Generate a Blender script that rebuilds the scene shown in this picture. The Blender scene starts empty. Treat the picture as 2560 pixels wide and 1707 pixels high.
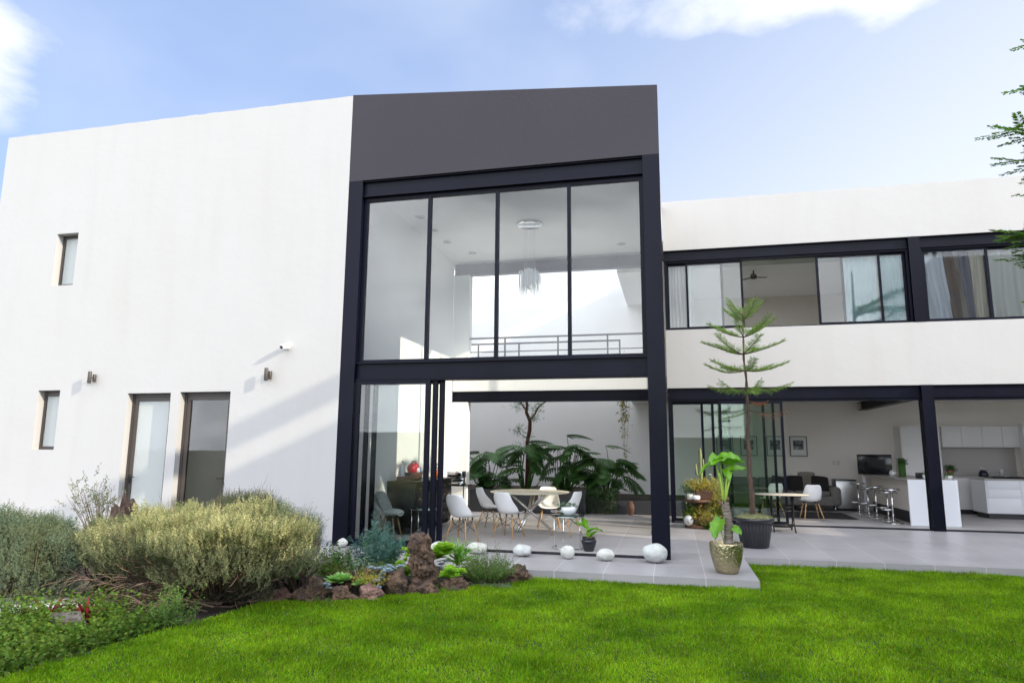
import bpy, bmesh, math, random
import numpy as np
from mathutils import Vector, Matrix, noise
R_ = math.radians
PI = math.pi
rng = np.random.default_rng(7)
random.seed(7)
SC = bpy.context.scene
COL = SC.collection

# ------------------------------------------------------------------ camera
def cam_axes(yaw, pit, rol):
    cy, sy, cp, sp, cr, sr = math.cos(yaw), math.sin(yaw), math.cos(pit), math.sin(pit), math.cos(rol), math.sin(rol)
    f = Vector((sy*cp, cy*cp, sp)); r = Vector((cy, -sy, 0)); u = r.cross(f)
    return r*cr + u*sr, u*cr - r*sr, f
r_, u_, f_ = cam_axes(R_(-13.306353), R_(9.12153565), R_(0.41162639))
cam = bpy.data.cameras.new('camera'); camo = bpy.data.objects.new('camera', cam); COL.objects.link(camo)
cam.sensor_width = 36; cam.lens = 1675.78/2560*36; cam.clip_start = 0.05; cam.clip_end = 3000
camo.matrix_world = Matrix(((r_.x, u_.x, -f_.x, 0), (r_.y, u_.y, -f_.y, 0), (r_.z, u_.z, -f_.z, 1.6), (0, 0, 0, 1)))
SC.camera = camo

# ------------------------------------------------------------------ sun and sky
SUN = Vector((1.0, -0.32, 0.43)).normalized()          # towards the sun
EL = math.asin(SUN.z); AZ = math.atan2(SUN.x, SUN.y)   # clockwise from +Y
sl = bpy.data.lights.new('sun', 'SUN'); so = bpy.data.objects.new('sun', sl); COL.objects.link(so)
sl.energy = 2.7; sl.angle = R_(0.5); sl.color = (1.0, 0.89, 0.72)
so.rotation_euler = (-SUN).to_track_quat('-Z', 'Y').to_euler(); so.location = (30, -8, 30)
W = bpy.data.worlds.new('World'); SC.world = W; W.use_nodes = True
nt = W.node_tree; nt.nodes.clear()
def N(nt, t, **k):
    n = nt.nodes.new(t)
    for a, b in k.items(): setattr(n, a, b)
    return n
sky = N(nt, 'ShaderNodeTexSky', sky_type='NISHITA', sun_disc=False, sun_elevation=EL, sun_rotation=AZ, altitude=1500, air_density=1.0, dust_density=1.5, ozone_density=1.0)
tc = N(nt, 'ShaderNodeTexCoord')
def Lk(a, b, t=None): (t or nt).links.new(a, b)
def vmath(op, a, b=None):
    n = N(nt, 'ShaderNodeVectorMath', operation=op); Lk(a, n.inputs[0])
    if b is not None:
        if isinstance(b, tuple): n.inputs[1].default_value = b
        else: Lk(b, n.inputs[1])
    return n
def fmath(op, a, b=None, clamp=False):
    n = N(nt, 'ShaderNodeMath', operation=op, use_clamp=clamp)
    for i, v in enumerate((a, b)):
        if v is None: continue
        if isinstance(v, (int, float)): n.inputs[i].default_value = v
        else: Lk(v, n.inputs[i])
    return n.outputs[0]
vdir = vmath('NORMALIZE', tc.outputs['Generated']).outputs[0]
blobs = []
for d, inner, outer, s in [((-0.81,.46,.395),.984,.998,.64),((-.06,.765,.645),.984,.998,.46),((.02,.765,.645),.980,.997,.60),((.13,.76,.635),.978,.997,.62),((.23,.735,.64),.980,.997,.60),((.30,.65,.70),.96,.99,.5),((.4,-.6,.5),.3,.9,.5),((-.3,-.8,.35),.2,.9,.55),((0,-.5,.8),.5,.95,.5),((0,0,1),.80,.95,.5)]:
    v = Vector(d).normalized()
    dt = vmath('DOT_PRODUCT', vdir, tuple(v)).outputs['Value']
    m = N(nt, 'ShaderNodeMapRange', interpolation_type='SMOOTHSTEP'); Lk(dt, m.inputs[0]); m.inputs[1].default_value = inner; m.inputs[2].default_value = outer; m.inputs[4].default_value = s
    blobs.append(m.outputs[0])
acc = blobs[0]
for b in blobs[1:]: acc = fmath('MAXIMUM', acc, b)
mp = N(nt, 'ShaderNodeMapping'); mp.inputs['Scale'].default_value = (1, 1, 1.9); Lk(vdir, mp.inputs[0])
nz = N(nt, 'ShaderNodeTexNoise'); nz.inputs['Scale'].default_value = 3.2; nz.inputs['Detail'].default_value = 9; nz.inputs['Roughness'].default_value = .56; nz.inputs['Distortion'].default_value = .25; Lk(mp.outputs[0], nz.inputs[0])
nz2 = N(nt, 'ShaderNodeTexNoise'); nz2.inputs['Scale'].default_value = 1.6; nz2.inputs['Detail'].default_value = 5; Lk(mp.outputs[0], nz2.inputs[0])
dens = fmath('ADD', fmath('MULTIPLY', fmath('ADD', fmath('MULTIPLY', nz.outputs[0], 1.5), -.22), 1.15), acc)
mr = N(nt, 'ShaderNodeMapRange', interpolation_type='SMOOTHSTEP'); Lk(dens, mr.inputs[0]); mr.inputs[1].default_value = .74; mr.inputs[2].default_value = 1.28
wisp = N(nt, 'ShaderNodeMapRange', interpolation_type='SMOOTHSTEP'); Lk(nz2.outputs[0], wisp.inputs[0]); wisp.inputs[1].default_value = .42; wisp.inputs[2].default_value = .78; wisp.inputs[4].default_value = .34
sep = N(nt, 'ShaderNodeSeparateXYZ'); Lk(vdir, sep.inputs[0])
# thin white veil over the right and low part of the sky
veil = fmath('ADD', fmath('MULTIPLY', sep.outputs[0], .55), fmath('MULTIPLY', sep.outputs[2], -.85))
vm = N(nt, 'ShaderNodeMapRange', interpolation_type='SMOOTHSTEP'); Lk(veil, vm.inputs[0]); vm.inputs[1].default_value = -.70; vm.inputs[2].default_value = .12; vm.inputs[4].default_value = .74
cl = fmath('MAXIMUM', mr.outputs[0], fmath('MAXIMUM', wisp.outputs[0], vm.outputs[0]))
hsv = N(nt, 'ShaderNodeHueSaturation'); hsv.inputs['Saturation'].default_value = 1.0; hsv.inputs['Value'].default_value = 1.0; Lk(sky.outputs[0], hsv.inputs['Color'])
skm = N(nt, 'ShaderNodeMixRGB', blend_type='MULTIPLY'); skm.inputs[0].default_value = 1; skm.inputs[2].default_value = (1.0, 1.0, 1.18, 1); Lk(hsv.outputs[0], skm.inputs[1])
hz = N(nt, 'ShaderNodeMixRGB'); hz.inputs[0].default_value = .74; Lk(skm.outputs[0], hz.inputs[1]); hz.inputs[2].default_value = (1.62, 2.15, 3.25, 1)
mix = N(nt, 'ShaderNodeMixRGB'); Lk(cl, mix.inputs[0]); Lk(hz.outputs[0], mix.inputs[1]); 
# unseen clouds behind the viewer and overhead, added extra bright to fill facade and rooms
bk = N(nt, 'ShaderNodeMapRange', interpolation_type='SMOOTHSTEP'); Lk(fmath('SUBTRACT', sep.outputs[1], fmath('MULTIPLY', fmath('MAXIMUM', fmath('SUBTRACT', sep.outputs[2], .62), 0.0), 4.0)), bk.inputs[0]); bk.inputs[1].default_value = .25; bk.inputs[2].default_value = -.35
cc = N(nt, 'ShaderNodeMixRGB'); Lk(bk.outputs[0], cc.inputs[0]); cc.inputs[1].default_value = (4.1, 4.2, 4.4, 1); cc.inputs[2].default_value = (13.0, 13.5, 14.6, 1); Lk(cc.outputs[0], mix.inputs[2])
bg = N(nt, 'ShaderNodeBackground'); bg.inputs[1].default_value = .15; Lk(mix.outputs[0], bg.inputs[0])
wo = N(nt, 'ShaderNodeOutputWorld'); Lk(bg.outputs[0], wo.inputs[0])
SC.view_settings.view_transform = 'Standard'; SC.view_settings.look = 'None'; SC.view_settings.gamma = 1
SC.view_settings.exposure = 0.92
cy = SC.cycles
cy.max_bounces = 10; cy.diffuse_bounces = 7; cy.glossy_bounces = 4; cy.transmission_bounces = 6; cy.transparent_max_bounces = 16
cy.caustics_reflective = False; cy.caustics_refractive = False
try: cy.use_denoising = True
except Exception: pass

# ------------------------------------------------------------------ materials
MATS = {}
def mat(name, col, rough=.6, metal=0, spec=.5, var=0, vscale=3, bump=0, bscale=20, trans=0, island=0, stretch=None, coat=0, col2=None, vdet=4):
    m = bpy.data.materials.new(name); m.use_nodes = True; t = m.node_tree
    b = t.nodes['Principled BSDF']; MATS[name] = m
    b.inputs['Roughness'].default_value = rough; b.inputs['Metallic'].default_value = metal
    b.inputs['Specular IOR Level'].default_value = spec; b.inputs['Coat Weight'].default_value = coat
    b.inputs['Base Color'].default_value = (*col, 1)
    g = N(t, 'ShaderNodeNewGeometry')
    src = None
    if var or col2:
        mpn = N(t, 'ShaderNodeMapping'); t.links.new(g.outputs['Position'], mpn.inputs[0])
        if stretch: mpn.inputs['Scale'].default_value = stretch
        n1 = N(t, 'ShaderNodeTexNoise'); n1.inputs['Scale'].default_value = vscale; n1.inputs['Detail'].default_value = vdet; t.links.new(mpn.outputs[0], n1.inputs[0])
        r = N(t, 'ShaderNodeMapRange'); r.inputs[1].default_value = .32; r.inputs[2].default_value = .68; t.links.new(n1.outputs[0], r.inputs[0])
        mx = N(t, 'ShaderNodeMixRGB'); t.links.new(r.outputs[0], mx.inputs[0])
        c2 = col2 or tuple(c*(1-var) for c in col)
        mx.inputs[1].default_value = (*col, 1); mx.inputs[2].default_value = (*c2, 1)
        src = mx.outputs[0]
    if island:
        hs = N(t, 'ShaderNodeHueSaturation')
        a = N(t, 'ShaderNodeMapRange'); a.inputs[3].default_value = 1-island; a.inputs[4].default_value = 1+island; t.links.new(g.outputs['Random Per Island'], a.inputs[0]); t.links.new(a.outputs[0], hs.inputs['Value'])
        mm = N(t, 'ShaderNodeMath', operation='MULTIPLY'); mm.inputs[1].default_value = 7.31; t.links.new(g.outputs['Random Per Island'], mm.inputs[0])
        fr = N(t, 'ShaderNodeMath', operation='FRACT'); t.links.new(mm.outputs[0], fr.inputs[0])
        a2 = N(t, 'ShaderNodeMapRange'); a2.inputs[3].default_value = .475; a2.inputs[4].default_value = .525; t.links.new(fr.outputs[0], a2.inputs[0]); t.links.new(a2.outputs[0], hs.inputs['Hue'])
        if src: t.links.new(src, hs.inputs['Color'])
        else: hs.inputs['Color'].default_value = (*col, 1)
        src = hs.outputs[0]
    if src: t.links.new(src, b.inputs['Base Color'])
    if bump:
        n2 = N(t, 'ShaderNodeTexNoise'); n2.inputs['Scale'].default_value = bscale; n2.inputs['Detail'].default_value = 6; t.links.new(g.outputs['Position'], n2.inputs[0])
        bp = N(t, 'ShaderNodeBump'); bp.inputs['Strength'].default_value = min(1, bump); bp.inputs['Distance'].default_value = .01*max(1, bump); t.links.new(n2.outputs[0], bp.inputs['Height']); t.links.new(bp.outputs[0], b.inputs['Normal'])
    if trans:
        tr = N(t, 'ShaderNodeBsdfTranslucent'); ms = N(t, 'ShaderNodeMixShader'); ms.inputs[0].default_value = trans
        if src: t.links.new(src, tr.inputs[0])
        else: tr.inputs[0].default_value = (*col, 1)
        o = t.nodes['Material Output']; t.links.new(b.outputs[0], ms.inputs[1]); t.links.new(tr.outputs[0], ms.inputs[2]); t.links.new(ms.outputs[0], o.inputs[0])
    return m
def glass(name, tint=(.97,.985,.98), refl=.6, frost=0, ior=1.5):
    m = bpy.data.materials.new(name); m.use_nodes = True; t = m.node_tree; t.nodes.clear(); MATS[name] = m
    o = N(t, 'ShaderNodeOutputMaterial'); tr = N(t, 'ShaderNodeBsdfTransparent'); tr.inputs[0].default_value = (*tint, 1)
    gl = N(t, 'ShaderNodeBsdfGlossy'); gl.inputs['Roughness'].default_value = .02; gl.inputs[0].default_value = (refl,)*3 + (1,)
    fr = N(t, 'ShaderNodeFresnel'); fr.inputs[0].default_value = ior
    mx = N(t, 'ShaderNodeMixShader'); t.links.new(fr.outputs[0], mx.inputs[0]); t.links.new(gl.outputs[0], mx.inputs[2]); t.links.new(mx.outputs[0], o.inputs[0])
    if frost:
        df = N(t, 'ShaderNodeBsdfDiffuse'); df.inputs[0].default_value = (.72,.76,.74,1)
        tl = N(t, 'ShaderNodeBsdfTranslucent'); tl.inputs[0].default_value = (.8,.85,.82,1)
        m2 = N(t, 'ShaderNodeMixShader'); m2.inputs[0].default_value = .4; t.links.new(df.outputs[0], m2.inputs[1]); t.links.new(tl.outputs[0], m2.inputs[2])
        m3 = N(t, 'ShaderNodeMixShader'); m3.inputs[0].default_value = frost; t.links.new(tr.outputs[0], m3.inputs[1]); t.links.new(m2.outputs[0], m3.inputs[2]); t.links.new(m3.outputs[0], mx.inputs[1])
    else: t.links.new(tr.outputs[0], mx.inputs[1])
    return m
def plaster(name, col, amt=.10):
    m = mat(name, col, .85, spec=.25); t = m.node_tree; b = t.nodes['Principled BSDF']
    g = N(t, 'ShaderNodeNewGeometry')
    def ns(scale, sx, det=5, lo=.35, hi=.75):
        mp = N(t, 'ShaderNodeMapping'); mp.inputs['Scale'].default_value = sx; t.links.new(g.outputs['Position'], mp.inputs[0])
        n = N(t, 'ShaderNodeTexNoise'); n.inputs['Scale'].default_value = scale; n.inputs['Detail'].default_value = det; t.links.new(mp.outputs[0], n.inputs[0])
        r = N(t, 'ShaderNodeMapRange'); r.inputs[1].default_value = lo; r.inputs[2].default_value = hi; t.links.new(n.outputs[0], r.inputs[0]); return r.outputs[0], n.outputs[0]
    a, _ = ns(.7, (1,1,.6)); c, _ = ns(3.2, (1,1,.12), 6, .5, .85); d, nd = ns(9, (1,1,1), 8)
    def mul(x, y):
        q = N(t, 'ShaderNodeMath', operation='MULTIPLY'); t.links.new(x, q.inputs[0])
        if isinstance(y, float): q.inputs[1].default_value = y
        else: t.links.new(y, q.inputs[1])
        return q.outputs[0]
    s = N(t, 'ShaderNodeMath', operation='ADD'); t.links.new(mul(a, amt*.5), s.inputs[0]); t.links.new(mul(c, amt), s.inputs[1])
    mx = N(t, 'ShaderNodeMixRGB'); t.links.new(s.outputs[0], mx.inputs[0]); mx.inputs[1].default_value = (*col, 1); mx.inputs[2].default_value = (.35,.31,.27,1); t.links.new(mx.outputs[0], b.inputs['Base Color'])
    _, big = ns(1.3, (1,1,1), 3)
    bp = N(t, 'ShaderNodeBump'); bp.inputs['Strength'].default_value = .22; bp.inputs['Distance'].default_value = .010; t.links.new(nd, bp.inputs['Height'])
    bp2 = N(t, 'ShaderNodeBump'); bp2.inputs['Strength'].default_value = .2; bp2.inputs['Distance'].default_value = .05; t.links.new(big, bp2.inputs['Height']); t.links.new(bp2.outputs[0], bp.inputs['Normal'])
    t.links.new(bp.outputs[0], b.inputs['Normal'])
    return m
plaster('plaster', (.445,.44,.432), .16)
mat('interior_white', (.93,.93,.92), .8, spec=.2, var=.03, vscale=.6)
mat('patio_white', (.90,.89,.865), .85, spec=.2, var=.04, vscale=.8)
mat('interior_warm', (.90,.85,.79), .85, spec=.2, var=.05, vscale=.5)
mat('steel', (.0042,.005,.013), .40, spec=.13, var=.35, vscale=1.6, stretch=(1,1,.25), bump=.12, bscale=60)
mat('steel_edge', (.022,.020,.026), .45, spec=.5)
mat('bronze_frame', (.050,.040,.034), .45, spec=.5)
mat('fascia', (.050,.047,.056), .9, spec=.1, var=.06, vscale=.8, bump=.2, bscale=40)
mat('plinth', (.30,.30,.33), .5)
mat('track', (.02,.02,.025), .4, metal=.4)
glass('glass'); glass('glass_coated', refl=.65, ior=1.6); glass('glass_green', (.90,.95,.91)); glass('glass_table', (.70,.88,.82)); glass('glass_frosted', frost=.92); glass('crystal', (.97,.98,1.0))
def tile(name, col, rough):
    m = mat(name, col, rough, spec=.5); t = m.node_tree; b = t.nodes['Principled BSDF']; g = N(t, 'ShaderNodeNewGeometry'); s = N(t, 'ShaderNodeSeparateXYZ'); t.links.new(g.outputs['Position'], s.inputs[0])
    def line(out, off, per, w):
        a = N(t, 'ShaderNodeMath', operation='ADD'); a.inputs[1].default_value = 200*per - off; t.links.new(out, a.inputs[0])
        p = N(t, 'ShaderNodeMath', operation='MODULO'); p.inputs[1].default_value = per; t.links.new(a.outputs[0], p.inputs[0])
        c = N(t, 'ShaderNodeMath', operation='LESS_THAN'); c.inputs[1].default_value = w; t.links.new(p.outputs[0], c.inputs[0]); return c.outputs[0]
    l1 = line(s.outputs[0], .37, .65, .006); l2 = line(s.outputs[1], 10.1, 1.3, .005)
    mxl = N(t, 'ShaderNodeMath', operation='MAXIMUM'); t.links.new(l1, mxl.inputs[0]); t.links.new(l2, mxl.inputs[1])
    # per-tile tone
    def cell(out, off, per):
        a = N(t, 'ShaderNodeMath', operation='SUBTRACT'); a.inputs[1].default_value = off; t.links.new(out, a.inputs[0])
        d = N(t, 'ShaderNodeMath', operation='DIVIDE'); d.inputs[1].default_value = per; t.links.new(a.outputs[0], d.inputs[0])
        f = N(t, 'ShaderNodeMath', operation='FLOOR'); t.links.new(d.outputs[0], f.inputs[0]); return f.outputs[0]
    cx = N(t, 'ShaderNodeCombineXYZ'); t.links.new(cell(s.outputs[0], .37, .65), cx.inputs[0]); t.links.new(cell(s.outputs[1], 10.1, 1.3), cx.inputs[1])
    wn = N(t, 'ShaderNodeTexWhiteNoise'); t.links.new(cx.outputs[0], wn.inputs[0])
    mp = N(t, 'ShaderNodeMapping'); mp.inputs['Scale'].default_value = (.5, 3, 1); t.links.new(g.outputs['Position'], mp.inputs[0])
    n = N(t, 'ShaderNodeTexNoise'); n.inputs['Scale'].default_value = 2.2; n.inputs['Detail'].default_value = 7; t.links.new(mp.outputs[0], n.inputs[0])
    mx = N(t, 'ShaderNodeMixRGB'); t.links.new(n.outputs[0], mx.inputs[0]); mx.inputs[1].default_value = (*[c*.86 for c in col], 1); mx.inputs[2].default_value = (*[c*1.14 for c in col], 1)
    hv = N(t, 'ShaderNodeHueSaturation'); r = N(t, 'ShaderNodeMapRange'); r.inputs[3].default_value = .93; r.inputs[4].default_value = 1.07; t.links.new(wn.outputs[0], r.inputs[0]); t.links.new(r.outputs[0], hv.inputs['Value']); t.links.new(mx.outputs[0], hv.inputs['Color'])
    st = N(t, 'ShaderNodeTexNoise'); st.inputs['Scale'].default_value = .9; st.inputs['Detail'].default_value = 8; t.links.new(g.outputs['Position'], st.inputs[0]); sr = N(t, 'ShaderNodeMapRange'); sr.inputs[1].default_value = .45; sr.inputs[2].default_value = .75; sr.inputs[3].default_value = 1; sr.inputs[4].default_value = .82; t.links.new(st.outputs[0], sr.inputs[0]); mq = N(t, 'ShaderNodeMath', operation='MULTIPLY'); t.links.new(r.outputs[0] if False else hv.inputs['Value'].links[0].from_socket, mq.inputs[0]); t.links.new(sr.outputs[0], mq.inputs[1]); t.links.new(mq.outputs[0], hv.inputs['Value'])
    m2 = N(t, 'ShaderNodeMixRGB'); t.links.new(mxl.outputs[0], m2.inputs[0]); t.links.new(hv.outputs[0], m2.inputs[1]); m2.inputs[2].default_value = (.62,.60,.60,1); t.links.new(m2.outputs[0], b.inputs['Base Color'])
    rr = N(t, 'ShaderNodeMapRange'); rr.inputs[3].default_value = rough-.06; rr.inputs[4].default_value = rough+.12; t.links.new(n.outputs[0], rr.inputs[0]); t.links.new(rr.outputs[0], b.inputs['Roughness'])
tile('tile', (.34,.325,.335), .32); tile('tile_inside', (.42,.40,.395), .50)
mat('white_plastic', (.93,.94,.95), .35, spec=.5)
mat('beech', (.60,.36,.17), .5, var=.25, vscale=8, stretch=(1,1,.2))
mat('black_metal', (.012,.012,.014), .4, metal=.3)
mat('black_plastic', (.012,.013,.018), .28, spec=.6)
mat('chrome', (.75,.75,.76), .12, metal=1)
mat('brushed_steel', (.50,.50,.50), .35, metal=.9)
mat('cream_top', (.72,.66,.50), .4)
mat('beige_top', (.45,.40,.32), .5, var=.1, vscale=6)
mat('dresser_black', (.018,.018,.022), .45, var=.3, vscale=3)
mat('brass', (.5,.36,.14), .3, metal=1)
mat('white_lacquer', (.84,.86,.90), .3)
mat('cabinet_grey', (.80,.80,.78), .45)
mat('counter', (.42,.40,.38), .35)
mat('dark_kick', (.03,.03,.035), .5)
mat('screen_black', (.006,.006,.008), .15)
mat('sofa_fabric', (.22,.21,.20), .95, var=.15, vscale=12, bump=.4, bscale=120)
mat('cushion_dark', (.02,.017,.018), .9)
mat('cushion_tan', (.24,.21,.18), .9, bump=.3, bscale=150)
mat('rug_dark', (.03,.028,.028), 1)
mat('stone_white', (.60,.60,.55), .8, var=.22, vscale=14, bump=.5, bscale=60)
mat('stone_bluish', (.54,.565,.54), .8, var=.22, vscale=16, bump=.5, bscale=70)
mat('rock_brown', (.15,.092,.055), .95, col2=(.045,.03,.027), vscale=9, bump=4, bscale=22, vdet=8)
mat('rock_red', (.26,.15,.12), .9, col2=(.11,.06,.05), vscale=8, bump=3, bscale=24, vdet=8)
mat('rock_grey', (.12,.11,.10), .95, col2=(.05,.045,.04), vscale=7, bump=3, bscale=24, vdet=8)
mat('soil', (.045,.032,.022), 1, col2=(.020,.014,.010), vscale=9, bump=5, bscale=30, vdet=8)
mat('lawn_ground', (.028,.075,.008), 1, col2=(.016,.04,.006), vscale=5, bump=4, bscale=40)
mat('ground_far', (.09,.10,.05), 1, var=.4, vscale=.3)
mat('white_paving', (.72,.72,.72), .7, var=.1, vscale=3)
mat('grass_blade', (.245,.415,.013), .65, spec=.10, col2=(.10,.225,.005), vscale=1.0, trans=.45, island=.45, vdet=6)
mat('grass_dry', (.42,.42,.12), .7, spec=.1, trans=.4, island=.3)
mat('lavender_leaf', (.58,.55,.26), .75, spec=.25, trans=.35, island=.32, col2=(.17,.20,.075), vscale=6)  # pale yellow, brightened so the bush top looks sunlit
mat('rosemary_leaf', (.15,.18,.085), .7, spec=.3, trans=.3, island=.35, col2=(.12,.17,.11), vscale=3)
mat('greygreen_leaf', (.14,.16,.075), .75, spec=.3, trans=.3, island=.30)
mat('dry_twig', (.17,.115,.075), .9, island=.35)
mat('wood_branch', (.085,.055,.038), .9, var=.4, vscale=12)
mat('dark_leaf', (.058,.145,.032), .5, spec=.3, trans=.2, island=.25)
mat('ivy_leaf', (.018,.045,.014), .5, spec=.3, island=.4)
mat('under_shade_leaf', (.035,.05,.022), .8, spec=.2, island=.5)  # near black green, stands in for shade below the wide bush
mat('mint_leaf', (.080,.145,.016), .6, spec=.2, trans=.4, island=.35)
mat('shrub_leaf', (.12,.21,.05), .65, spec=.15, trans=.35, island=.35)
mat('lime_leaf', (.36,.60,.05), .45, spec=.35, trans=.4, island=.15)
mat('pale_lime_leaf', (.34,.58,.16), .45, spec=.35, trans=.35, island=.12)
mat('yucca_leaf', (.19,.40,.05), .45, spec=.35, trans=.3, island=.25)
mat('blue_leaf', (.085,.19,.12), .6, spec=.3, trans=.25, island=.25, col2=(.07,.16,.155), vscale=5)
mat('silver_leaf', (.34,.42,.46), .6, spec=.3, trans=.15, island=.18)
mat('sage_leaf', (.20,.29,.18), .7, spec=.15, trans=.2, island=.2)
mat('golden_leaf', (.52,.36,.06), .6, spec=.3, trans=.3, island=.35, col2=(.24,.30,.06), vscale=14)
mat('red_leaf', (.16,.012,.02), .4, spec=.4, trans=.3, island=.4)
mat('pine_leaf', (.15,.26,.045), .55, spec=.3, trans=.3, island=.3)
mat('tree_leaf', (.12,.24,.03), .55, spec=.3, trans=.35, island=.35)
mat('dead_needle', (.30,.13,.06), .8, trans=.3, island=.3)
mat('bark', (.13,.085,.06), .95, col2=(.055,.035,.027), vscale=22, stretch=(1,1,.35), bump=3, bscale=50)
mat('bark_red', (.12,.05,.03), .9, var=.4, vscale=14)
mat('alocasia_leaf', (.18,.40,.015), .32, spec=.5, trans=.35, col2=(.10,.29,.01), vscale=9)
mat('alocasia_stem', (.42,.60,.10), .4, trans=.15)
mat('alocasia_trunk', (.33,.28,.24), .9, col2=(.12,.09,.07), vscale=16, stretch=(.3,.3,4), bump=2, bscale=40)
mat('moss', (.20,.21,.10), 1, island=.35)
mat('cactus_green', (.22,.26,.10), .6, var=.4, vscale=14)
mat('gold_metal', (.44,.38,.23), .22, metal=1, bump=2.2, bscale=26)
mat('navy_ceramic', (.008,.012,.028), .22, spec=.6)
mat('clay', (.32,.17,.12), .8, var=.3, vscale=10)
mat('clay_dark', (.16,.085,.06), .85, var=.4, vscale=14)
mat('wood_brown', (.16,.08,.045), .7, var=.4, vscale=6)
mat('wicker', (.26,.12,.05), .7, col2=(.12,.05,.02), vscale=60, bump=2, bscale=120)
mat('red_wrap', (.55,.02,.03), .3); mat('blue_wrap', (.02,.05,.45), .3); mat('clear_wrap', (.7,.72,.75), .15)
mat('orange_glass', (.75,.12,.02), .2); mat('teal_paper', (.15,.55,.42), .6); mat('pink_paper', (.75,.40,.50), .6)
mat('paper_white', (.75,.75,.73), .8)
def bands(name, a, b, scale, dist):
    m = mat(name, a, .9); t = m.node_tree; g = N(t, 'ShaderNodeTexCoord'); w = N(t, 'ShaderNodeTexWave'); w.inputs['Scale'].default_value = scale; w.inputs['Distortion'].default_value = dist; w.inputs['Detail'].default_value = 2; w.inputs['Detail Scale'].default_value = 3; t.links.new(g.outputs['Object'], w.inputs[0])
    cr = N(t, 'ShaderNodeMapRange'); cr.inputs[1].default_value = .45; cr.inputs[2].default_value = .55; t.links.new(w.outputs[1], cr.inputs[0])
    mx = N(t, 'ShaderNodeMixRGB'); mx.inputs[1].default_value = (*a,1); mx.inputs[2].default_value = (*b,1); t.links.new(cr.outputs[0], mx.inputs[0]); t.links.new(mx.outputs[0], t.nodes['Principled BSDF'].inputs['Base Color'])
bands('cushion_scroll', (.70,.72,.72), (.18,.22,.24), 14, 18)
bands('cushion_chevron', (.75,.77,.77), (.40,.44,.46), 9, 0)
def photo_mat(name, s, thr):
    m = mat(name, (.1,.1,.1), .4); t = m.node_tree; g = N(t, 'ShaderNodeTexCoord'); n = N(t, 'ShaderNodeTexNoise'); n.inputs['Scale'].default_value = s; n.inputs['Detail'].default_value = 6; t.links.new(g.outputs['Object'], n.inputs[0])
    r = N(t, 'ShaderNodeMapRange'); r.inputs[1].default_value = thr-.12; r.inputs[2].default_value = thr+.15; r.inputs[3].default_value = .015; r.inputs[4].default_value = .42; t.links.new(n.outputs[0], r.inputs[0]); t.links.new(r.outputs[0], t.nodes['Principled BSDF'].inputs['Base Color'])
photo_mat('photo_a', 9, .52); photo_mat('photo_b', 14, .5); photo_mat('photo_c', 11, .55); photo_mat('photo_d', 7, .56)
def curtain_mat(name, c, tr=.5): return mat(name, c, .9, spec=.1, trans=tr)
curtain_mat('curtain_white', (.92,.92,.90)); curtain_mat('curtain_aqua', (.62,.80,.82)); curtain_mat('curtain_taupe', (.20,.15,.12), .2); curtain_mat('curtain_satin', (.86,.90,.96)); curtain_mat('curtain_grey', (.22,.21,.25), .2); curtain_mat('curtain_cream', (.88,.84,.76))

def patches(name, scale, lo, hi, sat=1.0):
    t = MATS[name].node_tree; g = N(t, 'ShaderNodeNewGeometry'); n = N(t, 'ShaderNodeTexNoise'); n.inputs['Scale'].default_value = scale; n.inputs['Detail'].default_value = 5; n.inputs['Roughness'].default_value = .65; t.links.new(g.outputs['Position'], n.inputs[0])
    r = N(t, 'ShaderNodeMapRange'); r.inputs[1].default_value = .35; r.inputs[2].default_value = .65; r.inputs[3].default_value = lo; r.inputs[4].default_value = hi; t.links.new(n.outputs[0], r.inputs[0])
    for h in [x for x in t.nodes if x.type == 'HUE_SAT']:
        l = h.inputs['Value'].links[0]; q = N(t, 'ShaderNodeMath', operation='MULTIPLY'); t.links.new(l.from_socket, q.inputs[0]); t.links.new(r.outputs[0], q.inputs[1]); t.links.new(q.outputs[0], h.inputs['Value'])
patches('grass_blade', 2.6, .76, 1.24)
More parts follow.
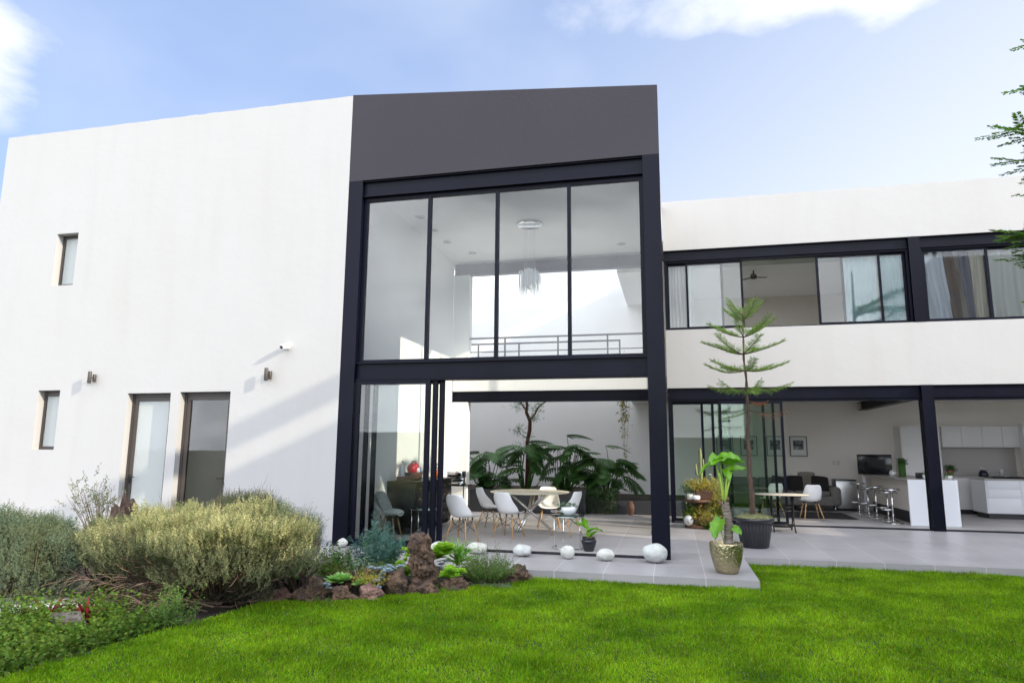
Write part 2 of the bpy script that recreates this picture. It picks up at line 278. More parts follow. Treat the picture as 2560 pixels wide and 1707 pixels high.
# ------------------------------------------------------------------ mesh helpers
def finish(o, parent): 
    COL.objects.link(o)
    if parent is not None: o.parent = parent
    return o
class MB:
    def __init__(s): s.v = []; s.f = []; s.sm = []; s.mi = []; s.m = 0
    def add(s, vs, fs, smooth=False):
        k = len(s.v); s.v += [tuple(p) for p in vs]
        for f in fs: s.f.append([i+k for i in f]); s.sm.append(smooth); s.mi.append(s.m)
        return s
    def box(s, x0, x1, y0, y1, z0, z1):
        v = [(x,y,z) for x in (x0,x1) for y in (y0,y1) for z in (z0,z1)]
        return s.add(v, [(0,1,3,2),(4,6,7,5),(0,4,5,1),(2,3,7,6),(0,2,6,4),(1,5,7,3)])
    def rbox(s, x0, x1, y0, y1, z0, z1, r=.01, seg=2, M=None):
        bm = bmesh.new(); bmesh.ops.create_cube(bm, size=1)
        for v in bm.verts: v.co = Vector(((x0+x1)/2+v.co.x*(x1-x0), (y0+y1)/2+v.co.y*(y1-y0), (z0+z1)/2+v.co.z*(z1-z0)))
        bmesh.ops.bevel(bm, geom=list(bm.edges), offset=r, segments=seg, profile=.5, affect='EDGES')
        return s.bm(bm, True, M)
    def bm(s, bm, smooth=False, M=None):
        bm.verts.ensure_lookup_table(); bm.verts.index_update()
        s.add([(M @ v.co if M else v.co) for v in bm.verts], [[v.index for v in f.verts] for f in bm.faces], smooth); bm.free(); return s
    def lathe(s, prof, c=(0,0,0), n=24, sx=1, sy=1, smooth=True, cap=True):
        vs = []; fs = []
        for r, z in prof:
            for i in range(n):
                a = 2*PI*i/n; vs.append((c[0]+r*sx*math.cos(a), c[1]+r*sy*math.sin(a), c[2]+z))
        for j in range(len(prof)-1):
            for i in range(n):
                a, b = j*n+i, j*n+(i+1)%n; fs.append((a, b, b+n, a+n))
        if cap: fs.append(list(range(n))[::-1]); fs.append([(len(prof)-1)*n+i for i in range(n)])
        return s.add(vs, fs, smooth)
    def tube(s, pts, rad, n=8, smooth=True):
        pts = [Vector(p) for p in pts]
        if isinstance(rad, (int, float)): rad = [rad]*len(pts)
        vs = []; fs = []; prev = None
        for i, p in enumerate(pts):
            d = (pts[min(i+1, len(pts)-1)] - pts[max(i-1, 0)]); d = d.normalized() if d.length > 1e-9 else Vector((0,0,1))
            if prev is None: a = d.orthogonal().normalized()
            else:
                a = prev - d*prev.dot(d); a = a.normalized() if a.length > 1e-6 else d.orthogonal().normalized()
            prev = a; b = d.cross(a)
            for k in range(n):
                t = 2*PI*k/n; vs.append(p + (a*math.cos(t) + b*math.sin(t))*rad[i])
        for j in range(len(pts)-1):
            for k in range(n):
                q, r = j*n+k, j*n+(k+1)%n; fs.append((q, r, r+n, q+n))
        fs.append(list(range(n))[::-1]); fs.append([(len(pts)-1)*n+k for k in range(n)])
        return s.add(vs, fs, smooth)
    def blob(s, c, r, sub=3, amp=.15, fr=1.6, seed=0, flat=None, smooth=True, amp2=0, ridge=0):
        bm = bmesh.new(); bmesh.ops.create_icosphere(bm, subdivisions=sub, radius=1)
        for v in bm.verts:
            d = v.co.normalized(); o = Vector((seed*7.1, seed*3.3, seed*1.7))
            k = 1 + amp*noise.noise(d*fr+o)*1.6 + amp2*noise.noise(d*fr*4+o)
            if ridge: k += ridge*(abs(noise.noise(d*fr*2.3+o))-.25)
            p = Vector((d.x*r[0]*k, d.y*r[1]*k, d.z*r[2]*k))
            if flat is not None and p.z < -r[2]*flat: p.z = -r[2]*flat + (p.z+r[2]*flat)*.15
            v.co = Vector(c)+p
        return s.bm(bm, smooth)
    def build(s, name, m, parent=None, loc=None, bevel=0):
        me = bpy.data.meshes.new(name); me.from_pydata(s.v, [], s.f)
        me.polygons.foreach_set('use_smooth', s.sm)
        for k in (m if isinstance(m, (list, tuple)) else [m]): me.materials.append(MATS[k])
        if isinstance(m, (list, tuple)): me.polygons.foreach_set('material_index', s.mi)
        me.update(); o = bpy.data.objects.new(name, me)
        if loc: o.location = loc
        if bevel:
            md = o.modifiers.new('b', 'BEVEL'); md.width = bevel; md.segments = 2; md.limit_method = 'ANGLE'
        return finish(o, parent)
def unit(a): return a/np.maximum(np.linalg.norm(a, axis=-1, keepdims=True), 1e-9)
class FM:
    """many small quads collected as numpy arrays"""
    def __init__(s): s.q = []; s.mi = []
    def quads(s, Q, mi=0): s.q.append(np.asarray(Q, dtype=np.float32).reshape(-1,4,3)); s.mi.append(np.full(len(s.q[-1]), mi, dtype=np.int32)); return s
    def cards(s, P, D, L, Wd, mi=0, Nn=None, fat=.45):
        P = np.asarray(P, float); n = len(P); D = unit(np.asarray(D, float))
        if Nn is None: Nn = rng.normal(size=(n,3))
        S = unit(np.cross(D, Nn)); L = np.broadcast_to(L, (n,))[:,None]; Wd = np.broadcast_to(Wd, (n,))[:,None]
        mid = P + D*L*fat
        return s.quads(np.stack([P, mid+S*Wd/2, P+D*L, mid-S*Wd/2], 1), mi)
    def blades(s, P, D, L, Wd, mi=0, Nn=None, bend=0):
        """tapered strips with a bend of two quads"""
        P = np.asarray(P, float); n = len(P); D = unit(np.asarray(D, float))
        if Nn is None: Nn = rng.normal(size=(n,3))
        S = unit(np.cross(D, Nn)); L = np.broadcast_to(L, (n,))[:,None]; Wd = np.broadcast_to(Wd, (n,))[:,None]
        g = np.array([0,0,-1.])*bend
        a = P + D*L*.5 + g*L*.12; b = P + D*L*.8 + g*L*.42; c = P + D*L + g*L*.8
        s.quads(np.stack([P-S*Wd*.4, P+S*Wd*.4, a+S*Wd*.5, a-S*Wd*.5], 1), mi)
        s.quads(np.stack([a-S*Wd*.5, a+S*Wd*.5, b+S*Wd*.32, b-S*Wd*.32], 1), mi)
        return s.quads(np.stack([b-S*Wd*.32, b+S*Wd*.32, c+S*Wd*.03, c-S*Wd*.03], 1), mi)
    def sprigs(s, B, D, L, nl, ll, lw, spread=.8, mi=0, mstem=None, droop=0, t0=.1, jit=.25):
        B = np.asarray(B, float); n = len(B); D = unit(np.asarray(D, float)); L = np.broadcast_to(L, (n,)).astype(float)
        t = (np.linspace(t0, 1, nl)[None,:] + rng.uniform(-.03,.03,(n,nl)))
        P = B[:,None,:] + D[:,None,:]*(t*L[:,None])[:,:,None]; P[:,:,2] -= droop*(t**2)*L[:,None]
        rv = rng.normal(size=(n,nl,3)); pr = unit(rv - (rv*D[:,None,:]).sum(-1, keepdims=True)*D[:,None,:])
        DD = unit(D[:,None,:]*(1-spread) + pr*spread + rng.normal(size=(n,nl,3))*jit*.4); sc = rng.uniform(.7,1.25,(n,nl))*(1.1-.35*t)
        s.cards(P.reshape(-1,3), DD.reshape(-1,3), (sc*ll).ravel(), (sc*lw).ravel(), mi)
        if mstem is not None:
            s.cards(B, D + np.array([0,0,-droop*.5]), L, .004, mstem, fat=.5)
        return s
    def build(s, name, m, parent=None, loc=None):
        Q = np.concatenate(s.q); n = len(Q); me = bpy.data.meshes.new(name)
        me.vertices.add(n*4); me.vertices.foreach_set('co', Q.reshape(-1)); me.loops.add(n*4); me.loops.foreach_set('vertex_index', np.arange(n*4, dtype=np.int32))
        me.polygons.add(n); me.polygons.foreach_set('loop_start', np.arange(0, n*4, 4, dtype=np.int32)); me.polygons.foreach_set('loop_total', np.full(n, 4, dtype=np.int32))
        for k in (m if isinstance(m, (list, tuple)) else [m]): me.materials.append(MATS[k])
        me.polygons.foreach_set('material_index', np.concatenate(s.mi)); me.update(calc_edges=True); me.validate()
        o = bpy.data.objects.new(name, me)
        if loc: o.location = loc
        return finish(o, parent)
def tag(o, label, cat, group=None, kind=None):
    o['label'] = label; o['category'] = cat
    if group: o['group'] = group
    if kind: o['kind'] = kind
    return o
def thing(name, label, cat, loc=(0,0,0), rz=0, group=None):
    o = bpy.data.objects.new(name, None); COL.objects.link(o); o.location = loc; o.rotation_euler.z = rz; o.empty_display_size = .2
    return tag(o, label, cat, group)
def dup(root, loc, rz=0, label=None, scale=None):
    r = root.copy(); COL.objects.link(r); r.location = loc; r.rotation_euler.z = rz
    if scale: r.scale = scale
    if label: r['label'] = label
    for ch in list(root.children):
        c = ch.copy(); COL.objects.link(c); c.parent = r
        for g in list(ch.children):
            d = g.copy(); COL.objects.link(d); d.parent = c
    return r
def struct(o): o['kind'] = 'structure'; return o

# ------------------------------------------------------------------ ground, terrace, floor
struct(MB().add([(-300,-300,-.2),(300,-300,-.2),(300,300,-.2),(-300,300,-.2)], [(0,1,2,3)]).build('ground', 'ground_far'))
BED = [(-4.75,-6),(-4.87,4.0),(-4.83,4.6),(-4.80,5.2),(-4.66,5.8),(-4.52,6.5),(-4.50,7.0),(-4.2,7.12),(-3.8,7.28),(-3.5,7.5),(-3.15,7.85),(-2.85,8.15),(-2.45,8.5),(-2.0,8.85),(-1.82,9.25)]
b = MB(); ys = [p[1] for p in BED]
def lawn_left(y): return float(np.interp(y, ys, [p[0] for p in BED]))
lv = []; lf = []
YY = np.linspace(-6, 11.2, 60)
for y in YY:
    x0 = lawn_left(y) if y < 9.3 else 1.0
    for k in range(30): lv.append((x0-.05 + (9.05-x0)*k/29, y, -.115))
for j in range(59):
    for k in range(29): a = j*30+k; lf.append((a, a+1, a+31, a+30))
struct(b.add(lv, lf).build('lawn', 'lawn_ground'))
# garden bed: bumpy soil
sv = []; sf = []; nx, ny = 70, 60
for j in range(ny):
    for i in range(nx):
        x = -9.5 + 7.8*i/(nx-1); y = 3.6 + 5.58*j/(ny-1)
        z = -.15 + .05*noise.noise(Vector((x*1.5, y*1.5, 0))) + .025*noise.noise(Vector((x*6, y*6, 2)))
        e = x - lawn_left(y)
        z += .10*max(0, min(1, (y-7.3)/1.0))*max(0, min(1, -e/.35)) - .05*max(0, min(1, (e+.12)/.2))
        if x < -6.2: z -= .10*min(1, (-6.2-x)/.3)
        sv.append((x, y, z))
for j in range(ny-1):
    for i in range(nx-1): a = j*nx+i; sf.append((a, a+1, a+nx+1, a+nx))
struct(MB().add(sv, sf, True).build('garden_bed', 'soil'))
struct(MB().box(-16,-6.25,5.4,6.75,-.19,-.125).build('path', 'white_paving'))
b = MB(); b.box(-13.5,1.02,9.2,10.62,-.19,0); b.box(-.34,1.02,10.62,15.87,-.19,0); b.box(1.02,12,11.13,15.87,-.19,0)
struct(b.build('terrace', 'tile'))
b = MB(); b.box(-13.5,-.34,10.62,15.87,-.19,0); b.box(-13.5,12,15.87,21.2,-.19,0)
struct(b.build('floor', 'tile_inside'))

# ------------------------------------------------------------------ grass
def grass():
    F = FM(); n = 660000
    y = 3.9 + (11.12-3.9)*rng.random(n)**1.25; x = rng.uniform(-5.1, 8.2, n)
    ll = np.interp(y, ys, [p[0] for p in BED])
    keep = (x > ll + rng.normal(0, .025, n) - .02) & (x < .50*y + 2.6) & ~((x < 1.02) & (y > 9.2)) & (x > -1.25*y - .3)
    x, y = x[keep], y[keep]; n = len(x)
    cl = np.array([noise.noise(Vector((a*2.2, b_*2.2, 0))) + .6*noise.noise(Vector((a*7, b_*7, 4))) + .5*noise.noise(Vector((a*19, b_*19, 9))) for a, b_ in zip(x, y)])
    h = (.025 + .019*rng.random(n))*(1 + .55*cl); h = np.clip(h, .014, .085)
    edge = ((np.abs(x-1.02) < .06) & (y > 9.1)) | ((y > 9.10) & (y < 9.2) & (x < 1.02)) | (y > 11.03)
    h = np.where(edge, h*1.35, h)
    lean = np.stack([rng.normal(0,.60,n)+.25*cl, rng.normal(0,.60,n), np.ones(n)], 1)
    P = np.stack([x, y, np.full(n, -.118)], 1)
    F.cards(P, lean, h*1.15, .0065+.003*rng.random(n), Nn=np.stack([rng.normal(size=n), rng.normal(size=n)+.8, rng.normal(0,.3,n)],1), fat=.35)
    # a few longer stray blades
    k = rng.integers(0, n, 3500)
    F.cards(P[k], lean[k]+rng.normal(0,.5,(3500,3)), .075+.03*rng.random(3500), .006)
    k = rng.integers(0, n, n//22)
    F.cards(P[k], lean[k]+rng.normal(0,.6,(len(k),3)), h[k]*1.15, .0065, mi=1, fat=.35)
    o = F.build('grass', ['grass_blade','grass_dry']); tag(o, 'short bright green grass blades growing all over the lawn', 'grass', kind='stuff')
grass()

# ------------------------------------------------------------------ HOUSE
H = thing('house', 'white two storey modern house with tall black steel and glass front bay', 'house')
def wall_with_holes(x0, x1, z0, z1, y0, y1, holes):
    xs = sorted({x0, x1, *[h[0] for h in holes], *[h[1] for h in holes]}); zs = sorted({z0, z1, *[h[2] for h in holes], *[h[3] for h in holes]}); b = MB()
    for i in range(len(xs)-1):
        for k in range(len(zs)-1):
            cx, cz = (xs[i]+xs[i+1])/2, (zs[k]+zs[k+1])/2
            if any(h[0] < cx < h[1] and h[2] < cz < h[3] for h in holes): continue
            b.box(xs[i], xs[i+1], y0, y1, zs[k], zs[k+1])
    return b
HO = [(-11.93,-11.41,4.74,5.81),(-11.94,-11.42,1.53,2.66),(-9.87,-8.93,0,2.58),(-8.73,-7.68,0,2.59)]
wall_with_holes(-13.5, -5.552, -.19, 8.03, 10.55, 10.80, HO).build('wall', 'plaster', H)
# ragged plaster lip on top of the parapet
b = MB(); xx = np.arange(-13.5, -5.56, .22)
for i in range(len(xx)-1): b.box(xx[i], xx[i+1], 10.552, 10.79, 8.03, 8.034+.012*random.random())
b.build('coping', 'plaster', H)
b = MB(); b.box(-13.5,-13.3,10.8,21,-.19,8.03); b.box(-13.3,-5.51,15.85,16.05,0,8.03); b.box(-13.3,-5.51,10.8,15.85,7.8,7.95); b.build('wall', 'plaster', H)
b = MB(); b.box(-13.3,-7.5,12.9,13.0,0,3.0); b.box(-13.3,-5.5,10.8,12.9,3.0,3.1); b.box(-7.5,-7.4,10.8,13.0,0,3.0); b.box(-8.86,-8.8,10.8,12.9,0,3.0); b.box(-13.3,-9.5,14.0,14.1,3.1,7.8); b.build('wall', 'interior_warm', H)
for xa, xb in ((-7.62,-5.56),(-13.5,-9.93)): MB().box(xa,xb,10.538,10.55,0,.085).build('baseboard', 'plinth', H)
def framed(name, x0, x1, z0, z1, y, t, m, g, parent, d=.05, handle=None, hm='black_metal'):
    b = MB(); b.box(x0,x0+t,y,y+d,z0,z1); b.box(x1-t,x1,y,y+d,z0,z1); b.box(x0+t,x1-t,y,y+d,z1-t,z1); b.box(x0+t,x1-t,y,y+d,z0,z0+t)
    o = b.build(name, m, parent)
    MB().box(x0+t,x1-t,y+d*.4,y+d*.4+.008,z0+t,z1-t).build('pane', g, o)
    if handle:
        hx, hz, s = handle; h = MB(); h.tube([(hx,y,hz),(hx,y-.05,hz),(hx+s*.13,y-.055,hz)], .010); h.rbox(hx-.02,hx+.02,y-.012,y,hz-.12,hz+.04,.005); h.build('handle', hm, o)
    return o
for x0, x1, z0, z1 in HO[:2]:
    framed('window', x0+.002, x1-.002, z0+.002, z1-.002, 10.70, .06, 'bronze_frame', 'glass_frosted', H)
b = MB(); b.box(-11.90,-11.46,10.69,10.70,2.56,2.655); b.build('blind_box', 'bronze_frame', H)
b = MB(); b.box(-8.6,-7.9,12.3,12.88,0,1.0); b.build('cupboard', 'dresser_black', H)
b = MB(); b.box(-7.9,-7.62,11.4,11.5,0,2.3); b.build('inner_jamb', 'interior_white', H)
def outer_frame(x0, x1, z1, y): b = MB(); b.box(x0,x0+.05,y,y+.09,0,z1); b.box(x1-.05,x1,y,y+.09,0,z1); b.box(x0+.05,x1-.05,y,y+.09,z1-.06,z1); b.build('door_frame', 'bronze_frame', H)
outer_frame(-9.868,-8.932,2.578,10.68); outer_frame(-8.728,-7.682,2.588,10.68)
framed('door', -9.815,-8.985,.01,2.515,10.69,.075,'bronze_frame','glass_frosted',H,handle=(-9.775,1.05,1))
framed('door', -8.675,-7.735,.01,2.525,10.69,.075,'bronze_frame','glass',H,handle=(-7.775,1.05,-1))
# fascia over the bay: its top edge falls to the right
X0, X1 = -5.55, -.06
b = MB(); y0, y1 = 10.55, 10.85
b.add([(X0,y0,6.362),(X1,y0,6.362),(X1,y0,7.57),(X0,y0,8.05),(X0,y1,6.362),(X1,y1,6.362),(X1,y1,7.57),(X0,y1,8.05)], [(0,1,2,3),(5,4,7,6),(4,0,3,7),(1,5,6,2),(3,2,6,7),(4,5,1,0)])
b.build('fascia', 'fascia', H)
# columns and beams of the bay (H sections)
def column(x0, x1, y0, y1, z0, z1, name='post'):
    b = MB(); b.box(x0,x1,y0,y0+.018,z0,z1); b.box(x0,x1,y1-.018,y1,z0,z1); b.box(x0+.012,x1-.012,y0+.018,y1-.018,z0,z1)
    return b.build(name, 'steel', H)
def beam(x0, x1, y, z0, z1, d=.2):
    b = MB(); b.box(x0,x1,y,y+d,z0,z0+.014); b.box(x0,x1,y,y+d,z1-.014,z1); b.box(x0,x1,y+.05,y+d-.02,z0+.014,z1-.014)
    return b.build('beam', 'steel', H)
column(-5.55,-5.28,10.55,10.82,0,6.36); column(-.33,-.06,10.55,10.82,0,6.36)
beam(-5.28,-.33,10.585,6.06,6.352); beam(-5.28,-.33,10.585,2.76,3.05)
# tall window with four panes
b = MB(); wy = 10.66; b.box(-5.28,-5.21,wy,wy+.08,3.05,6.06); b.box(-.40,-.33,wy,wy+.08,3.05,6.06); b.box(-5.21,-.40,wy,wy+.08,3.05,3.11); b.box(-5.21,-.40,wy,wy+.08,5.99,6.06)
for x in (-4.03,-2.80,-1.56): b.box(x-.028,x+.028,wy-.012,wy+.08,3.11,5.99)
tw = b.build('window', 'steel', H)
ed = [-5.21,-4.03,-2.80,-1.56,-.40]
for i in range(4):
    MB().box(ed[i]+(.028 if i else 0), ed[i+1]-(.028 if i < 3 else 0), wy+.03, wy+.038, 3.11, 5.99).build('pane', 'glass_coated', tw)
# three stacked sliding doors
for k, (xa, xb, y) in enumerate([(-5.26,-3.91,10.60),(-5.12,-3.80,10.66),(-4.995,-3.70,10.72)]):
    b = MB(); b.box(xa,xa+.075,y,y+.05,.03,2.74); b.box(xb-.085,xb,y,y+.05,.03,2.74); b.box(xa+.075,xb-.085,y,y+.05,2.68,2.74); b.box(xa+.075,xb-.085,y,y+.05,.03,.11)
    o = b.build('sliding_door', 'steel', H)
    MB().box(xa+.075,xb-.085,y+.02,y+.028,.11,2.68).build('pane', 'glass', o)
b = MB()
for y in (10.60,10.66,10.72): b.box(-5.28,-.33,y-.005,y+.012,.001,.022); 
b.box(-5.28,-.33,10.585,10.80,.0,.006); b.build('door_track', 'track', H)
b = MB(); b.box(-5.28,-.33,10.595,10.785,2.735,2.76); b.build('head_rail', 'steel', H)
# bay interior
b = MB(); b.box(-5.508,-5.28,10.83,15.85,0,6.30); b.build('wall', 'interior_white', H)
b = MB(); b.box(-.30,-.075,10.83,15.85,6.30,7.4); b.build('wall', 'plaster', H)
b = MB(); b.box(-.29,-.085,10.82,15.85,6.06,6.30)
b.build('beam', 'steel', H)
b = MB()
for yy in (10.83,12.08,13.33,14.58,15.80): b.box(-.21,-.15,yy,yy+.05,3.05,6.06)
for ya in (10.88,12.13,13.38,14.63): b.box(-.21,-.15,ya,ya+(1.2 if ya < 14 else 1.17),3.001,3.05)
sw = b.build('window', 'steel', H)
for ya in (10.88,12.13,13.38,14.63): MB().box(-.184,-.176,ya,ya+(1.2 if ya < 14 else 1.17),3.05,6.06).build('pane', 'glass', sw)
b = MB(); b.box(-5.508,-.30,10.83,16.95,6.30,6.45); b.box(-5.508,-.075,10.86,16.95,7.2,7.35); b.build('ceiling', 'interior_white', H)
beam(-5.28,-.30,15.87,2.74,3.0); beam(-5.28,-.30,15.87,5.96,6.25)
b = MB(); b.box(-5.28,-4.86,15.86,16.10,0,2.739); b.box(-5.28,-4.86,15.86,16.10,3.36,5.959); b.build('pillar', 'interior_white', H)
b = MB(); b.box(-5.28,-.30,15.90,16.9,3.0,3.34); b.build('landing', 'interior_white', H)
def railing(y, x0, x1, z, posts, low):
    b = MB(); b.box(x0,x1,y,y+.04,z-.02,z+.02); b.box(x0,x1,y+.005,y+.03,z-.36,z-.335)
    if low: b.box(x0,x1,y+.005,y+.03,z-.66,z-.635)
    for p in posts: b.box(p-.018,p+.018,y,y+.04,3.34,z-.02)
    return b.build('railing', 'black_metal', H)
railing(15.93,-5.2,-.32,4.33,(-3.95,-2.62,-1.42),True); railing(16.85,-5.2,-1.18,4.33,(-4.9,-3.8,-2.5,-1.2),True)
# patio: open to the sky
b = MB(); b.box(-13.3,12,21.0,21.2,0,7.9); b.build('wall', 'patio_white', H)
b = MB(); b.box(-1.24,12,16.95,21.0,6.10,6.35); b.build('ceiling', 'interior_white', H)
b = MB(); b.box(-1.24,12,16.95,21.0,6.37,6.6); b.build('roof', 'plaster', H)
b = MB(); b.box(-1.24,-1.0,16.95,21.0,6.6,6.75); b.box(-1.24,-1.0,16.95,21.0,7.25,8.4); b.box(-1.24,-1.0,16.95,17.15,6.75,7.25); b.box(-1.24,-1.0,20.8,21.0,6.75,7.25); b.build('sun_slot_parapet', 'plaster', H)  # unseen, slotted so a sun stripe crosses the patio wall
b = MB(); b.box(-1.12,-.3,16.9,21.0,3.0,3.3); b.build('landing', 'interior_white', H)
# ground-floor right side of bay: sliding door leaves on the side
for ya, yb, x in ((14.55,15.84,-.17),(13.35,14.6,-.22)):
    b = MB(); b.box(x,x+.045,ya,ya+.08,.03,2.74); b.box(x,x+.045,yb-.08,yb,.03,2.74); b.box(x,x+.045,ya+.08,yb-.08,2.67,2.74); b.box(x,x+.045,ya+.08,yb-.08,.03,.1)
    o = b.build('sliding_door', 'steel', H); MB().box(x+.02,x+.028,ya+.08,yb-.08,.1,2.67).build('pane', 'glass', o)
b = MB(); b.box(-.29,-.085,10.82,15.85,2.76,3.0); b.build('beam', 'steel', H)
# ---- right wing
YW = 15.85
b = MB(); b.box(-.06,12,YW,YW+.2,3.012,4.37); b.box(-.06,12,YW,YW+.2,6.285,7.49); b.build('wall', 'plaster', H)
b = MB(); xx = np.arange(-.06, 12, .3)
for i in range(len(xx)-1): b.box(xx[i], xx[i+1], YW+.002, YW+.19, 7.49, 7.493+.012*random.random())
b.build('coping', 'plaster', H)
beam(-.05,5.20,YW+.03,6.03,6.283); beam(5.43,12,YW+.03,6.03,6.283); beam(-.05,5.19,YW+.02,2.75,3.01); beam(5.42,12,YW+.02,2.75,3.01)
column(5.20,5.43,YW-.01,YW+.22,4.375,6.283); column(5.19,5.42,YW-.05,YW+.20,0,3.01)
b = MB(); b.box(-.05,5.19,YW+.05,YW+.26,2.70,2.75); b.box(5.42,12,YW+.05,YW+.26,2.70,2.75); b.build('head_rail', 'steel', H)
b = MB()
for y in (YW+.04,YW+.10,YW+.16,YW+.22): b.box(2.4,5.19,y,y+.015,.001,.02); b.box(5.42,12,y,y+.015,.001,.02)
b.box(-.05,5.19,YW+.03,YW+.25,0,.006); b.box(5.42,12,YW+.03,YW+.25,0,.006); b.build('door_track', 'track', H)
def leaf_door(xa, xb, y, z0=.03, z1=2.70, st=.055, nm='sliding_door', g='glass_green'):
    b = MB(); b.box(xa,xa+st,y,y+.04,z0,z1); b.box(xb-st,xb,y,y+.04,z0,z1); b.box(xa+st,xb-st,y,y+.04,z1-.05,z1); b.box(xa+st,xb-st,y,y+.04,z0,z0+.06)
    o = b.build(nm, 'steel', H); MB().box(xa+st,xb-st,y+.016,y+.024,z0+.06,z1-.05).build('pane', g, o); return o
leaf_door(.0,1.32,YW+.22); leaf_door(.67,2.05,YW+.16); leaf_door(.90,2.25,YW+.10); leaf_door(1.06,2.42,YW+.04)
b = MB(); b.box(-.05,.03,YW+.04,YW+.26,0,2.70); b.build('door_frame', 'steel', H)
# upper windows
b = MB(); y = YW+.07
def winframe(x0, x1):
    b = MB(); b.box(x0,x0+.05,y,y+.14,4.375,6.03); b.box(x1-.05,x1,y,y+.14,4.375,6.03); b.box(x0+.05,x1-.05,y,y+.14,5.985,6.03); b.box(x0+.05,x1-.05,y,y+.14,4.375,4.40); return b.build('window', 'steel', H)
w1 = winframe(-.05,5.20); w2 = winframe(5.43,8.2); w3 = winframe(8.2,11.0)
def sash(w, xa, xb, yy, g='glass_coated'):
    z0, z1, st = 4.40, 5.985, .05; b = MB(); b.box(xa,xa+st,yy,yy+.035,z0,z1); b.box(xb-st,xb,yy,yy+.035,z0,z1); b.box(xa+st,xb-st,yy,yy+.035,z1-.045,z1); b.box(xa+st,xb-st,yy,yy+.035,z0,z0+.05)
    b.add([],[]); o = b.build('sash', 'steel', w)
    c = MB().box(xa+st,xb-st,yy+.012,yy+.02,z0+.05,z1-.045).build('pane', g, w)
sash(w1, .0,1.28,y+.09); sash(w1, .44,1.72,y+.04); sash(w1, 3.31,4.64,y+.04); sash(w1, 3.84,5.15,y+.09); sash(w2,5.48,6.76,y+.04); sash(w2,6.70,8.15,y+.09); sash(w3,8.25,9.6,y+.04); sash(w3,9.55,10.95,y+.09)
b = MB(); b.box(-.05,12,16.06,21.0,3.02,3.3); b.build('slab', 'interior_white', H)
b = MB(); b.box(-.05,12,16.05,21,6.22,6.32); b.box(-.29,-.06,16.05,21,3.3,6.1); b.box(5.25,5.38,16.2,21,3.3,6.22); b.box(-.05,5.25,20.6,20.75,3.3,6.22); b.box(5.38,12,19,19.1,3.3,6.22); b.build('wall', 'interior_warm', H)
b = MB(); b.box(-.3,12,16.05,16.95,6.45,6.6); b.build('roof', 'plaster', H)
b = MB(); b.box(11.8,12,15.85,16.1,0,7.4); b.box(11.8,12,20.7,21,0,7.4); b.box(11.8,12,16.1,20.7,2.9,7.4); b.build('wall', 'plaster', H)  # unseen end wall, opening added low down to bring fill light indoors
# living room skin (walls in their warm paint) and kitchen
b = MB(); b.box(.9,12,20.97,20.998,0,2.98); b.build('wall', 'interior_warm', H)
b = MB(); b.box(-.05,11.8,16.15,20.96,2.985,3.015); b.build('ceiling', 'interior_white', H)
b = MB(); b.box(5.20,5.43,16.06,20.95,2.76,2.774); b.box(5.20,5.43,16.06,20.95,2.965,2.98); b.box(5.30,5.33,16.06,20.95,2.774,2.965); b.build('beam', 'steel', H)

# sensor / fittings on walls
def wall_lamp(x, z, label):
    t = thing('wall_lamp', label, 'wall lamp', (x,10.55,z), group='cylinder wall lamps')
    b = MB(); b.lathe([(.0,-.11),(.032,-.11),(.034,-.105),(.034,.105),(.032,.11),(0,.11)], (0,-.13,0), 20, cap=False); b.build('shade', 'bronze_frame', t)
    b = MB(); b.tube([(0,-.10,0),(0,-.05,0)], .012); b.build('arm', 'bronze_frame', t)
    b = MB(); b.lathe([(0,-.07),(.028,-.07),(.03,-.065),(.03,.065),(.028,.07),(0,.07)], (.01,-.032,-.005), 20, cap=False); b.build('backplate', 'bronze_frame', t)
wall_lamp(-10.64,2.88,'small brown cylinder wall lamp above the lower narrow window, left of the frosted door')
wall_lamp(-6.90,2.87,'small brown cylinder wall lamp right of the clear glass door, below the camera')
t = thing('security_camera', 'small white dome security camera on the white wall', 'security camera', (-6.58,10.55,3.37))
MB().lathe([(0,0),(.055,0),(.055,.03),(0,.03)], (0,0,0), 20, cap=False).build('mount', 'white_plastic', t).rotation_euler = (PI/2,0,0)
b = MB(); b.tube([(0,-.03,0),(-.02,-.17,-.03)], [.05,.045], 16); b.build('body', 'white_plastic', t)
MB().blob((-.022,-.178,-.032), (.03,.03,.03), 2, 0).build('lens', 'screen_black', t)
# ceiling of the bay
DL = [(-4.55,11.41),(-4.89,12.41),(-4.89,13.28),(-4.89,14.14),(-4.57,15.1),(-.99,11.41),(-.99,15.09)]
LB = ['nearest round ceiling downlight by the left wall of the tall room','second ceiling downlight from the window along the left wall','third ceiling downlight from the window along the left wall','fourth ceiling downlight from the window along the left wall','ceiling downlight deepest in the left corner of the tall room','ceiling downlight near the window at the right of the tall room','ceiling downlight right of the chandelier, deep in the room']
for (x, yy), l in zip(DL, LB):
    t = thing('ceiling_light', l, 'ceiling light', (x,yy,6.30), group='ceiling downlights')
    MB().lathe([(.05,-.012),(.095,-.012),(.10,0),(.05,0)], (0,0,0), 24, cap=False).build('ring', 'brushed_steel', t)
    MB().lathe([(0,-.003),(.05,-.003),(.05,0)], (0,0,0), 20, cap=False).build('lens', 'clear_wrap', t)
t = thing('chandelier', 'crystal rod chandelier hanging from a mirrored ceiling disc', 'chandelier', (-2.78,13.3,6.30))
MB().lathe([(0,-.05),(.24,-.05),(.28,-.03),(.28,0),(0,0)], (0,0,0), 32, cap=False).build('canopy', 'chrome', t)
b = MB(); c = MB()
